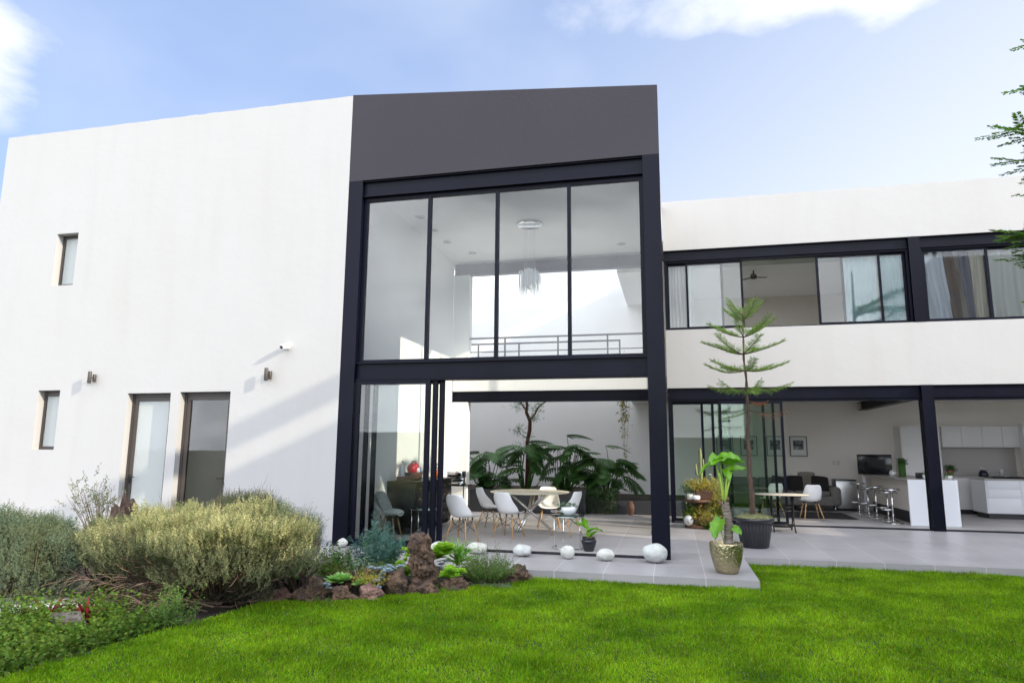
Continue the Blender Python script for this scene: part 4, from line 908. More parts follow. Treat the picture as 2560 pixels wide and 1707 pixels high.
for z, L, ri, n, up, dn in [(4.02,.34,.75,5,.5,1.5),(3.72,.62,.38,6,.55,1.3),(3.40,.70,.22,6,.5,1.1),(3.10,.72,.10,6,.30,1.2),(2.78,.72,.0,5,-.35,.8)]:
    a0 = random.uniform(-.3,.3)
    for k in range(n):
        az = a0 + k*2*PI/n + random.uniform(-.2,.2); az = (0.05 if abs(math.cos(az)) > .93 and math.cos(az) > 0 else az)
        frond(z, az, L*random.uniform(.85,1.05), ri*random.uniform(.7,1.3), dn, up*random.uniform(.7,1.2), tl=.13 if z < 3.9 else .15, curl=.12)
frond(4.10,R_(50),.26,1.4,1.4,.4); frond(4.12,R_(150),.24,1.5,1.4,.4)
frond(2.54,0,.30,.25,1.0,-.6,True,.10,-.3); frond(2.38,R_(-10),.62,-.03,.25,-.8,True,.14); frond(2.36,R_(190),.42,-.42,.7,.1,False,.1,.1)
t.scale = (1,1,.965); BR.build('branch', 'bark', t); F.build('needles', 'pine_leaf', t); FD.build('dead_needles', 'dead_needle', t)

# cable-spool plant stand
t = thing('spool_stand', 'wooden cable spool overflowing with golden succulents', 'plant stand', (.56,15.12,0))
b = MB(); b.lathe([(0,0),(.33,0),(.34,.01),(.34,.05),(.33,.06),(.11,.06),(.11,.53),(.33,.53),(.34,.54),(.34,.575),(.33,.585),(0,.585)], (0,0,0), 32, cap=False); b.build('spool', 'wood_brown', t)
b = MB(); b.rbox(-.10,.26,-.2,.2,.585,.80,.02); b.build('trough', 'wood_brown', t)
F = FM(); 
def mass(c, r, n, mi, l=.03, sl=.07): 
    P = np.array(c)+np.clip(rng.normal(0,.5,(n,3)),-1,1)*np.array(r); F.sprigs(P, rng.normal(0,.7,(n,3))+[0,-.2,.7], sl, 8, l, l*.55, .75, mi=mi)
mass((.05,-.08,.86),(.36,.28,.12),420,0); mass((.34,-.12,.62),(.16,.24,.36),380,0); mass((.36,-.05,.80),(.12,.22,.2),120,2); mass((.10,-.22,.22),(.34,.18,.22),380,0); mass((.36,-.18,.40),(.14,.16,.22),160,1,.04); mass((-.22,-.15,.28),(.14,.16,.18),150,1,.035); mass((-.28,-.1,.80),(.12,.12,.1),100,2); mass((.15,-.36,.04),(.1,.05,.05),50,1,.04)
n = 90; F.blades(np.c_[rng.normal(.05,.10,n), rng.normal(-.22,.06,n), np.full(n,.1)], rng.normal(0,.5,(n,3))+[0,-.2,1], .35, .006, 3, bend=.6)
F.build('succulents', ['golden_leaf','mint_leaf','sage_leaf','dry_twig'], t)
b = MB(); b.lathe([(0,.7),(.035,.72),(.045,.9),(.04,1.05),(.048,1.2),(.038,1.35),(.04,1.5),(.025,1.63),(0,1.66)], (.03,0,0), 8, cap=False, smooth=False); b.tube([(.03,0,1.05),(-.06,-.02,1.10),(-.07,-.02,1.32)], [.022,.026,.018], 7); b.tube([(.04,0,1.15),(.09,-.02,1.2),(.09,-.02,1.42)], [.018,.02,.014], 7); b.build('cactus', 'cactus_green', t)
tag(MB().lathe([(0,0),(.05,0),(.055,.01),(.062,.11),(.055,.11),(.048,.02),(0,.015)], (.34,14.86,.586), 20, cap=False).build('cup', 'stone_white'), 'small off white pot on the left edge of the wooden spool', 'pot')
tag(MB().lathe([(0,0),(.05,0),(.075,.02),(.08,.06),(.06,.09),(.05,.088),(.06,.05),(0,.02)], (.47,14.83,.586), 20, cap=False).build('bowl', 'white_plastic'), 'small glossy white bowl beside the off white pot on the spool', 'bowl')
tag(MB().blob((.30,14.90,.16), (.10,.10,.11), 3, .03).build('glass_jar', 'clear_wrap'), 'round glass jar on the bottom disc of the spool', 'jar')
t = thing('orchid', 'single white flower on a thin stalk behind the spool plants', 'flower', (.80,15.1,.8)); b = MB(); b.tube([(0,0,0),(0,0,.22),(-.02,0,.28)], .004, 5); b.build('stem', 'dry_twig', t)
F = FM(); rosette(F, (-.02,-.01,.29), .05, 7, w=.7); rosette(F, (.01,-.01,.24), .035, 6, w=.7); F.build('petals', 'paper_white', t)

# treadle (sewing machine) table
t = thing('treadle_table', 'oval topped table on an ornate black sewing machine base', 'table', (2.15,14.9,0))
MB().lathe([(0,.72),(.515,.72),(.525,.727),(.525,.738),(0,.742)], (0,0,0), 56, sy=.78, cap=False).build('tabletop', 'beige_top', t)
for sx in (-1, 1):
    b = MB(); X = sx*.20
    for s in (-1, 1):
        b.tube([(X,s*.06,.71),(X,s*.05,.55),(X,s*.10,.38),(X,s*.07,.24),(X,s*.18,.08),(X,s*.24,.02)], .014, 7); b.tube([(X,s*.15,.70),(X,s*.12,.5),(X,-s*.06,.30),(X,-s*.12,.12)], .010, 6)
        b.tube([(X,s*(.06+.05*math.cos(a)),.42+.06*math.sin(a)) for a in np.linspace(0,2*PI,15)], .007, 5)
        b.blob((X,s*.24,.02), (.022,.03,.02), 1, 0)
    b.tube([(X,-.2,.715),(X,.2,.715)], .014, 6); b.tube([(X,-.14,.14),(X,.14,.14)], .011, 6); b.build('leg', 'black_metal', t)
b = MB(); b.tube([(-.2,0,.40),(.2,0,.40)], .011, 6); b.tube([(-.2,.02,.47),(.2,.02,.47)], .007, 6); b.tube([(-.2,.05,.14),(.2,.05,.14)], .01, 6); b.build('stretcher', 'black_metal', t)
b = MB(); b.box(-.17,.17,-.12,.12,.085,.10); 
for k in range(5): b.tube([(-.17,-.1+k*.05,.105),(.17,-.1+k*.05,.105)], .006, 5)
b.build('treadle', 'black_metal', t)
b = MB(); b.tube([(-.17+0*a,.10*math.cos(a)+.05,.30+.13*math.sin(a)) for a in np.linspace(0,2*PI,25)], .009, 6); b.build('wheel', 'black_metal', t)

# ------------------------------------------------------------------ living room
t = thing('sofa', 'long grey sofa against the living room wall', 'sofa', (3.1,20.45,0))
MB().rbox(-1.75,1.25,-.45,.45,.14,.42,.05,3).build('base', 'sofa_fabric', t)
MB().rbox(1.05,1.32,-.48,.48,.14,.66,.11,4).build('armrest', 'sofa_fabric', t); MB().rbox(-1.85,-1.6,-.48,.48,.14,.66,.11,4).build('armrest', 'sofa_fabric', t)
for k in range(3): MB().rbox(-1.6+k*.885,-1.6+k*.885+.87,.12,.46,.40,.86,.07,3).build('back_cushion', 'sofa_fabric', t); MB().rbox(-1.6+k*.885,-1.6+k*.885+.87,-.46,.14,.40,.53,.05,3).build('seat_cushion', 'sofa_fabric', t)
for sx in (-1.7,1.15): MB().tube([(sx,-.4,0),(sx,-.4,.14)], .02).build('leg', 'chrome', t)
for x, yy, z, m, rt, l in [(3.95,20.3,.70,'cushion_dark',(R_(75),.1,.2),'black cushion at the right end of the grey sofa'),(3.28,20.35,.70,'cushion_dark',(R_(75),0,-.1),'black cushion behind the two white chairs'),(2.9,20.3,.68,'cushion_dark',(R_(72),.2,-.1),'black cushion behind the glass door stiles'),(3.65,20.5,.80,'cushion_tan',(R_(78),0,.05),'taupe cushion leaning on the sofa back behind the black ones')]:
    cushion('cushion', m, l, (x,yy,z), rt, .24)
for i, x in enumerate((1.53,2.20,2.93,3.56)):
    t = thing('picture', ['black framed print leftmost of four, behind the stacked door stiles','black framed print second from the left, beside the conifer trunk','black framed print third from the left, behind the right door stiles','black framed print rightmost of four, on the bare wall'][i], 'picture', (x,20.95,1.745), group='four framed prints on the living room wall')
    b = MB(); w, h = .235, .285; b.box(-w,-w+.02,-.01,.018,-h,h); b.box(w-.02,w,-.01,.018,-h,h); b.box(-w+.02,w-.02,-.01,.018,h-.02,h); b.box(-w+.02,w-.02,-.01,.018,-h,-h+.02); b.build('frame', 'black_plastic', t)
    MB().box(-w+.02,w-.02,.006,.012,-h+.02,h-.02).build('mat_board', 'paper_white', t)
    MB().box(-.14,.14,.002,.0058,-.10,.17).build('print', 'photo_'+'abcd'[i], t)
t = thing('mini_fridge', 'small silver fridge with a black top between sofa and bar', 'fridge', (4.66,20.72,0))
MB().rbox(-.27,.27,-.20,.25,.03,.84,.012).build('body', 'black_plastic', t); MB().rbox(-.27,.27,-.245,-.205,.05,.80,.012).build('door', 'brushed_steel', t)
MB().lathe([(0,0),(.035,0),(.035,.004),(0,.004)], (0,0,0), 16, cap=False).build('sticker', 'teal_paper', t, loc=(.17,-.246,.72)).rotation_euler = (PI/2,0,0)
t = thing('wall_switch', 'left one of two cream switch plates on the living room wall', 'switch', (4.48,20.965,1.28)); MB().rbox(-.035,.035,-.008,0,-.06,.06,.004).build('plate', 'cream_top', t); MB().rbox(-.012,.012,-.012,-.008,-.03,.03,.002).build('rocker', 'paper_white', t)
dup(t, (4.60,20.965,1.28), 0, 'right one of two cream switch plates, nearer the television')
tag(MB().rbox(1.8,4.3,17.9,19.6,.002,.014,.005).build('rug', 'rug_dark'), 'dark rug on the living room floor in front of the sofa', 'rug')
t = thing('kitchen_bar', 'white kitchen bar with a waterfall end panel and beige front', 'bar counter', (0,0,0))
MB().box(5.10,6.09,16.87,16.93,0,.999).build('end_panel', 'white_lacquer', t)
MB().box(5.10,6.09,16.93,20.5,.955,.998).build('countertop', 'counter', t)
MB().box(5.28,6.05,16.932,20.5,.26,.954).build('front_panel', 'interior_warm', t); MB().box(5.30,6.03,16.932,20.5,0,.259).build('kickboard', 'dark_kick', t)
MB().box(5.06,5.14,20.42,20.52,0,.955).build('leg_panel', 'white_lacquer', t)
def stool(label, loc, h):
    t = thing('bar_stool', label, 'bar stool', loc, group='chrome bar stools along the bar')
    MB().lathe([(0,h-.05),(.15,h-.05),(.185,h-.035),(.19,h-.01),(.175,h),(.15,h-.008),(0,h-.015)], (0,0,0), 32, cap=False).build('seat', 'chrome', t)
    MB().lathe([(0,0),(.20,0),(.205,.008),(.17,.02),(.03,.045),(.024,.06),(0,.06)], (0,0,0), 32, cap=False).build('base', 'chrome', t)
    MB().tube([(0,0,.05),(0,0,h-.05)], .024, 12).build('column', 'chrome', t)
    b = MB(); b.tube([(-.02,-.0,.30),(-.06,-.12,.30),(-.16,-.16,.30),(-.24,-.10,.30),(-.24,.06,.30),(-.10,.10,.30),(-.02,0,.30)], .009, 6); b.build('footrest', 'chrome', t)
    MB().tube([(.03,-.05,h-.07),(.10,-.12,h-.10)], .005, 5).build('lever', 'black_metal', t)
stool('tall chrome bar stool nearest the terrace, at the end of the bar', (4.86,17.25,0), .77)
stool('lowered chrome bar stool just behind the nearest one', (4.93,17.85,0), .68)
stool('tall chrome bar stool third along the bar', (4.88,18.6,0), .76)
stool('low chrome bar stool fourth along the bar', (4.84,19.15,0), .70)
stool('chrome bar stool farthest back, beside the fridge', (4.72,19.55,0), .80)
t = thing('television', 'black flat television on the far end of the bar', 'television', (5.32,20.15,1.0), R_(6))
MB().rbox(-.44,.44,-.015,.015,.0,.53,.006).build('screen', 'screen_black', t); MB().rbox(-.15,.15,-.08,.08,-.004,.01,.003).build('stand', 'black_plastic', t)
t = thing('vase_plant', 'leafy stems in a tall dark glass cylinder on the bar', 'vase', (5.52,18.6,1.0)); MB().lathe([(0,0),(.075,0),(.08,.01),(.08,.33),(.07,.33),(.07,.02)], (0,0,0), 24, cap=False).build('vase', 'dark_leaf', t)
F = FM(); n = 50; F.sprigs(np.c_[rng.normal(0,.03,n), rng.normal(0,.03,n), np.full(n,.30)], rng.normal(0,.55,(n,3))+[0,0,1], .14, 5, .06, .04, .8); F.build('foliage', 'dark_leaf', t)
tag(MB().blob((5.44,19.1,1.07), (.075,.075,.075), 3, 0).build('globe_lamp', 'white_plastic'), 'white round globe beside the television on the bar', 'ornament')
tag(MB().rbox(5.52,5.66,17.6,17.7,1.0,1.13,.006).build('speaker', 'black_plastic'), 'small black cube speaker on the bar', 'speaker')
for x, yy, l in [(5.60,17.25,'small white pot with a pale green plant, left of the black kitchen post'),(5.76,17.22,'small white pot with a spiky plant, against the left edge of the kitchen post'),(6.0,17.05,'square white pot just right of the black kitchen post')]:
    t = thing('potted_plant', l, 'potted plant', (x,yy,1.0), group='white pots on the bar'); MB().lathe([(0,0),(.045,0),(.06,.02),(.072,.07),(.07,.09),(.06,.09),(0,.075)], (0,0,0), 20 if x < 5.9 else 4, cap=False).build('pot', 'white_plastic', t)
    F = FM(); n = 26; F.blades(np.c_[rng.normal(0,.02,n), rng.normal(0,.02,n), np.full(n,.08)], rng.normal(0,.55,(n,3))+[0,0,1], .14, .018, bend=.4); F.build('foliage', 'shrub_leaf', t)
t = thing('kitchen_cabinets', 'pale tall cupboard and wall cabinets with counter along the kitchen wall', 'cabinets', (0,0,0))
b = MB(); b.box(6.08,7.04,20.40,20.95,0,2.30); b.build('tall_unit', 'cabinet_grey', t)
for z0, z1 in ((.1,1.735),(1.75,2.29)): MB().rbox(6.10,7.02,20.38,20.399,z0,z1,.003).build('door', 'cabinet_grey', t)
MB().box(7.16,9.6,20.62,20.95,1.74,2.30).build('wall_unit', 'cabinet_grey', t)
for k in range(5): MB().rbox(7.17+k*.48,7.17+k*.48+.47,20.60,20.619,1.745,2.295,.003).build('door', 'cabinet_grey', t)
MB().box(9.0,9.6,20.36,20.60,0,2.36).build('side_unit', 'cabinet_grey', t)
MB().box(7.05,9.0,20.36,20.95,.12,.93).build('base_unit', 'cabinet_grey', t); MB().box(7.05,9.0,20.34,20.95,.93,.97).build('countertop', 'counter', t); MB().box(7.05,9.0,20.42,20.95,0,.119).build('kickboard', 'dark_kick', t)
MB().box(7.05,9.0,20.93,20.965,.97,1.739).build('backsplash', 'counter', t)
t = thing('kitchen_island', 'white kitchen island with three drawers and a gas hob', 'kitchen island', (0,0,0))
MB().box(7.50,9.8,19.12,19.95,.13,.93).build('body', 'white_lacquer', t); MB().box(7.48,9.82,19.09,19.97,.93,.965).build('countertop', 'counter', t); MB().box(7.56,9.8,19.2,19.9,0,.129).build('kickboard', 'dark_kick', t)
for k, (z0, z1) in enumerate(((.15,.49),(.50,.71),(.72,.92))): MB().rbox(7.53,8.24,19.10,19.119,z0,z1,.003).build('drawer', 'white_lacquer', t)
MB().rbox(8.26,9.2,19.10,19.119,.15,.92,.003).build('door', 'white_lacquer', t)
t = thing('gas_hob', 'black gas hob with grates on the kitchen island', 'hob', (8.3,19.5,.966)); MB().rbox(-.55,.7,-.3,.3,0,.012,.004).build('plate', 'screen_black', t); b = MB()
for i in range(7): b.tube([(-.5+i*.19,-.28,.03),(-.5+i*.19,.28,.03)], .008, 5)
for s in (-.2,.2): b.tube([(-.52,s,.03),(.68,s,.03)], .008, 5)
b.build('grate', 'black_metal', t)
t = thing('kettle', 'dark blue kettle on the kitchen counter', 'kettle', (8.05,20.55,.97)); MB().lathe([(0,0),(.10,0),(.115,.03),(.10,.12),(.05,.17),(0,.175)], (0,0,0), 24, cap=False).build('body', 'navy_ceramic', t); b = MB(); b.tube([(-.09,0,.1),(-.05,0,.24),(.05,0,.24),(.09,0,.1)], .01, 6); b.tube([(.09,0,.08),(.16,0,.16)], [.018,.01], 6); b.build('handle', 'chrome', t)
t = thing('potted_plant', 'bushy plant in a reddish pot at the left end of the kitchen counter', 'potted plant', (7.30,20.65,.97)); MB().lathe([(0,0),(.06,0),(.09,.15),(.08,.16),(0,.14)], (0,0,0), 20, cap=False).build('pot', 'clay', t)
F = FM(); n = 60; F.sprigs(np.c_[rng.normal(0,.03,n), rng.normal(0,.03,n), np.full(n,.15)], rng.normal(0,.6,(n,3))+[0,0,1], .14, 6, .05, .035, .8); F.build('foliage', 'dark_leaf', t)
t = thing('dish_rack', 'wire dish rack with a glass at the right of the kitchen counter', 'dish rack', (8.6,20.6,.97)); b = MB()
for z in (.02,.12): b.tube([(-.2,-.13,z),(.25,-.13,z),(.25,.13,z),(-.2,.13,z),(-.2,-.13,z)], .005, 5)
for i in range(8): b.tube([(-.2+i*.064,-.13,.02),(-.2+i*.064,-.13,.12)], .003, 4)
b.build('frame', 'chrome', t); MB().lathe([(0,.03),(.035,.03),(.04,.2),(.035,.2),(.03,.04)], (-.1,0,0), 16, cap=False).build('glass', 'clear_wrap', t)
t = thing('plant_table', 'thin chrome stand with a black potted plant behind the left glass door', 'side table', (.42,16.7,0)); b = MB()
for sx in (-.12,.14):
    for sy in (-.12,.12): b.tube([(sx,sy,0),(sx,sy,.62)], .008, 6)
b.box(-.15,.3,-.15,.15,.62,.635); b.build('frame', 'chrome', t)
F = FM(); n = 40; F.blades(np.c_[rng.normal(0,.03,n), rng.normal(0,.03,n), np.full(n,.75)], rng.normal(0,.6,(n,3))+[0,0,1], .35, .02, bend=.9); F.build('foliage', 'cushion_dark', t); MB().lathe([(0,.635),(.07,.635),(.09,.78),(0,.77)], n=20, cap=False).build('pot', 'black_plastic', t)

# ------------------------------------------------------------------ garden rocks
def rock(name, label, loc, r, m, seed, amp=.35, rot=0, fl=.6, ridge=.35, sub=4):
    b = MB(); b.blob((0,0,0), tuple(.88*q for q in r), sub, amp, 1.3, seed, flat=fl, amp2=.12, ridge=ridge, smooth=False); o = b.build(name, m, loc=loc); o.rotation_euler.z = rot; return tag(o, label, 'rock', 'rocks edging the garden bed')
b = MB(); bm = bmesh.new(); bmesh.ops.create_icosphere(bm, subdivisions=5, radius=1)
for v in bm.verts:
    d = v.co.normalized(); q = (d.z+1)/2; k = 1+.42*noise.noise(Vector((d.x,d.y,d.z*2.2))*1.9+Vector((3,1,9)))+.50*(abs(noise.noise(Vector((d.x,d.y,d.z*2))*3.1+Vector((1,4,0))))-.2)+.16*noise.noise(d*9)
    sx = .130*(1.0+.15*(1-q)); zz = max(-.9, min(.95+.08*noise.noise(d*4), d.z*1.2)); hr = math.sqrt(max(0, 1-min(1,abs(d.z))**2.8))
    h2 = Vector((d.x, d.y, 0)); h2 = h2.normalized() if h2.length > 1e-6 else h2
    v.co = Vector((h2.x*sx*hr*k - .05*(d.z), h2.y*.15*hr*k, zz*.37*(1+.04*noise.noise(d*5))))
b.bm(bm, False); tag(b.build('standing_rock', 'rock_brown', loc=(-3.04,8.12,.20)), 'tall upright pitted brown lava rock in the garden bed', 'rock', 'rocks edging the garden bed')
rock('rock', 'low double brown rock at the left end, under the big bush', (-4.47,7.22,-.10), (.20,.13,.12), 'rock_red', 3)
rock('rock', 'broad dark brown rock with a hollow top, second from the left', (-4.06,7.30,-.07), (.215,.16,.20), 'rock_brown', 5, fl=.4)
rock('rock', 'small dark maroon rock between the broad rock and the pinkish one', (-3.72,7.40,-.09), (.15,.12,.13), 'rock_brown', 8)
rock('rock', 'pinkish smooth faced rock below the golden succulents', (-3.43,7.52,-.08), (.165,.12,.15), 'rock_red', 11, ridge=.1)
rock('rock', 'reddish brown triangular rock left of the standing rock', (-3.24,7.82,-.02), (.16,.12,.22), 'rock_brown', 13, ridge=.1)
rock('rock', 'dark rock at the foot of the standing rock', (-2.97,7.98,-.10), (.19,.12,.13), 'rock_brown', 17)
rock('rock', 'dark rounded rock between the standing rock and the feathery shrub', (-2.66,8.28,-.09), (.20,.14,.15), 'rock_brown', 21)
rock('rock', 'reddish rock at the right end of the bed, against the terrace edge', (-2.03,9.06,-.07), (.18,.12,.16), 'rock_brown', 23)
rock('rock', 'grey upright rock half hidden at the right end of the big bush', (-4.42,7.75,.03), (.14,.10,.22), 'rock_grey', 29)
rock('rock', 'brown rock behind the pale rosette plants', (-3.95,7.85,.0), (.20,.13,.13), 'rock_brown', 31)
rock('rock', 'brown rock with bare curled roots behind the golden succulents', (-3.62,8.0,.02), (.16,.12,.15), 'rock_brown', 37)
rock('rock', 'dark grey boulder among the mint at the lower left', (-5.72,5.62,-.12), (.22,.15,.17), 'rock_grey', 41)

# ------------------------------------------------------------------ garden plants
def plant(name, label, cat, loc, parts):
    t = thing(name, label, cat, loc)
    for nm, F, m in parts: F.build(nm, m, t)
    return t
# blue green conifer
F = FM(); B = []; D = []; LL = []
for i in range(54):
    a = random.uniform(0,2*PI); rr = .24*math.sqrt(random.random()); h = random.uniform(.28,.44)+.20*max(0,1-rr/.12); B.append((rr*.5*math.cos(a), rr*.4*math.sin(a), 0)); D.append((rr*math.cos(a)*1.25, rr*math.sin(a), h)); LL.append(h*1.12)
F.sprigs(np.array(B), np.array(D), np.array(LL), 90, .058, .012, .70, t0=.08)
F.sprigs(np.array(B), np.array(D), np.array(LL), 30, .04, .006, .6, t0=.3)
CONI = plant('conifer', 'fluffy blue green dwarf conifer behind the rocks', 'shrub', (-3.78,8.42,.02), [('foliage', F, 'blue_leaf')])
CONI.scale = (1.1, 1.1, 1.18)
# yucca-like spiky
F = FM(); n = 85; a = rng.uniform(0,2*PI,n); e = rng.uniform(.15,1.5,n); F.blades(np.c_[rng.normal(0,.015,n), rng.normal(0,.015,n), rng.uniform(0,.12,n)], np.c_[np.cos(a)*np.cos(e), np.sin(a)*np.cos(e), np.sin(e)], rng.uniform(.28,.44,n), .018, bend=.45)
n = 16; a = rng.uniform(0,2*PI,n); F.blades(np.zeros((n,3))+[0,0,.15], np.c_[np.cos(a)*.9, np.sin(a)*.3, np.full(n,.75)], .62, .007, bend=.9)
plant('spiky_plant', 'bright green spiky rosette plant with arching blades', 'plant', (-2.83,8.92,.05), [('leaves', F, 'yucca_leaf')])
# feathery shrub
F = FM(); n = 260; a = rng.uniform(0,2*PI,n); rr = np.sqrt(rng.random(n)); D = np.c_[np.cos(a)*rr*1.0, np.sin(a)*rr*.8, rng.uniform(.5,1,n)]; L = rng.uniform(.30,.46,n)*(1-.15*rr)
F.sprigs(np.c_[np.cos(a)*rr*.14, np.sin(a)*rr*.1, np.zeros(n)], D, L, 34, .032, .010, .75, t0=.25, mi=0, mstem=1)
n = 14; F.sprigs(np.c_[rng.normal(0,.12,n), rng.normal(0,.08,n), np.full(n,.25)], rng.normal(0,.35,(n,3))+[-.05,0,1], rng.uniform(.22,.36,n), 16, .02, .007, .7, mstem=1)
plant('shrub', 'loose feathery green shrub at the right end of the bed', 'shrub', (-2.36,8.72,-.10), [('foliage', F, ['shrub_leaf','dry_twig'])])
def rosettes(name, label, loc, m, spots, n=14, up=.5, w=.42, layers=4):
    F = FM()
    for x, yy, z, r in spots: rosette(F, (x,yy,z+.01), r*1.22, n, up, w, layers=layers)
    return plant(name, label, 'succulent', loc, [('leaves', F, m)])
rosettes('succulent', 'large bright lime rosette succulent right of the standing rock top', (-2.98,8.65,.22), 'lime_leaf', [(0,0,0,.17),(.06,.05,.06,.13),(-.08,0,-.05,.13),(.02,-.03,.08,.11)], 16, .8, .6, 5)
rosettes('succulent', 'lime green leafy succulent at mid height right of the standing rock', (-2.74,8.35,.02), 'lime_leaf', [(random.uniform(-.13,.15),random.uniform(-.1,.1),random.uniform(-.04,.08),.07) for _ in range(16)], 9, .8, .6, 3)
rosettes('succulent', 'yellow green succulents left of the standing rock', (-3.32,8.3,.10), 'lime_leaf', [(random.uniform(-.10,.06),random.uniform(-.1,.1),random.uniform(-.12,.22),.055) for _ in range(26)], 8, .8, .6, 3)
rosettes('succulent', 'pale green rosette above the broad dark rock', (-3.88,7.58,.03), 'pale_lime_leaf', [(0,0,0,.15),(.05,.02,.02,.12)], 16, .6, .38, 4)
rosettes('succulent', 'pale green rosette right of its larger neighbour', (-3.60,7.62,.0), 'pale_lime_leaf', [(0,0,0,.11),(.02,0,.02,.09)], 13, .7, .42, 4)
rosettes('succulent', 'small pale rosette at the far left of the rosettes', (-4.38,7.5,.05), 'pale_lime_leaf', [(0,0,0,.07)], 10)
rosettes('succulent', 'patch of silver blue rosettes left of the standing rock', (-3.42,7.85,.08), 'silver_leaf', [(random.uniform(-.20,.18),random.uniform(-.15,.15),random.uniform(-.06,.10),random.uniform(.045,.07)) for _ in range(26)]+[(.04,-.28,-.10,.06),(.08,-.33,-.18,.05),(0,-.22,-.04,.06)], 11, .6, .35, 4)
rosettes('succulent', 'single silver rosette among the lower rocks', (-3.87,7.25,.05), 'silver_leaf', [(0,0,0,.06),(.04,0,-.03,.04)], 10)
rosettes('succulent', 'small grey rosettes beside the spiky plant', (-2.95,8.6,.10), 'silver_leaf', [(.0,0,0,.06),(.06,0,.04,.05),(-.04,0,-.05,.06)], 10)
F = FM(); n = 240; P = np.c_[rng.normal(0,.10,n), rng.normal(0,.07,n), rng.normal(0,.035,n)]; F.sprigs(P, rng.normal(0,.7,(n,3))+[0,0,.6], .055, 9, .018, .012, .8); plant('succulent', 'golden orange trailing succulent above the pinkish rock', 'succulent', (-3.53,7.66,.06), [('leaves', F, 'golden_leaf')])
def leafy(name, label, loc, m, ext, n, L, ll, lw, nl=9, up=.8, cat='plant', stem=True, t0=.2):
    F = FM(); P = np.c_[rng.uniform(-1,1,n)*ext[0], rng.uniform(-1,1,n)*ext[1], rng.uniform(0,1,n)*ext[2]*.3]; D = rng.normal(0,.45,(n,3))+[0,0,up]
    F.sprigs(P, D, L*rng.uniform(.6,1.2,n), nl, ll, lw, .8, t0=t0, mi=0, mstem=1 if stem else None); return plant(name, label, cat, loc, [('foliage', F, [m,'dry_twig'])])
leafy('leafy_plant', 'dark green glossy bushy plant left of the stone filled strip', (-4.30,8.35,.02), 'dark_leaf', (.20,.12,.2), 42, .30, .06, .028, 12)
leafy('leafy_plant', 'upright jade-like stems before the white terrace stone', (-4.10,8.9,.0), 'shrub_leaf', (.10,.08,.1), 22, .38, .04, .025, 14, 1.1)
leafy('leafy_plant', 'small spruce-like sprig between the jade stems and conifer', (-3.95,8.6,.0), 'sage_leaf', (.05,.05,.1), 10, .32, .03, .008, 30, 1.2)
leafy('leafy_plant', 'mixed trailing green plants above the second rock', (-4.15,7.9,.02), 'mint_leaf', (.24,.14,.1), 80, .17, .045, .022, 8)
leafy('leafy_plant', 'low green herbs in front of the conifer', (-3.55,8.15,.04), 'shrub_leaf', (.22,.10,.1), 110, .16, .026, .014, 10)
leafy('leafy_plant', 'reddish green jade plant behind the second rock', (-3.82,8.05,.04), 'sage_leaf', (.16,.1,.1), 40, .22, .035, .02, 9)
leafy('leafy_plant', 'low grey green tufts under the feathery shrub', (-2.30,8.55,-.12), 'sage_leaf', (.30,.06,.02), 70, .06, .02, .008, 8)
leafy('leafy_plant', 'low dark green clump at the right foot of the big bush', (-4.62,7.05,-.12), 'rosemary_leaf', (.22,.12,.1), 110, .30, .022, .008, 22)
leafy('leafy_plant', 'low green tufts between the broad rock and the small maroon rock', (-3.90,7.20,-.13), 'shrub_leaf', (.10,.04,.02), 26, .10, .022, .010, 9)
leafy('leafy_plant', 'low green tufts in front of the dark rock right of the standing rock', (-2.75,8.10,-.13), 'shrub_leaf', (.16,.04,.02), 34, .10, .022, .010, 9)
leafy('leafy_plant', 'fresh green herbs around the pale rosettes', (-3.78,7.80,.0), 'mint_leaf', (.30,.10,.08), 90, .16, .036, .018, 9)
leafy('leafy_plant', 'grey green stems between the small terrace stone and the conifer', (-4.45,8.75,.0), 'shrub_leaf', (.16,.1,.08), 44, .24, .030, .016, 12, 1.0)
b = MB()
for k in range(7): x = random.uniform(-.15,.15); b.tube([(x,0,0),(x+.05,-.05,.09),(x+.12*random.uniform(-1,1),-.09,.03),(x+.1,-.1,-.08)], .009, 6)
tag(b.build('bare_root', 'dry_twig', loc=(-3.68,7.78,.06)), 'bare curled succulent stems over the brown rock', 'roots')

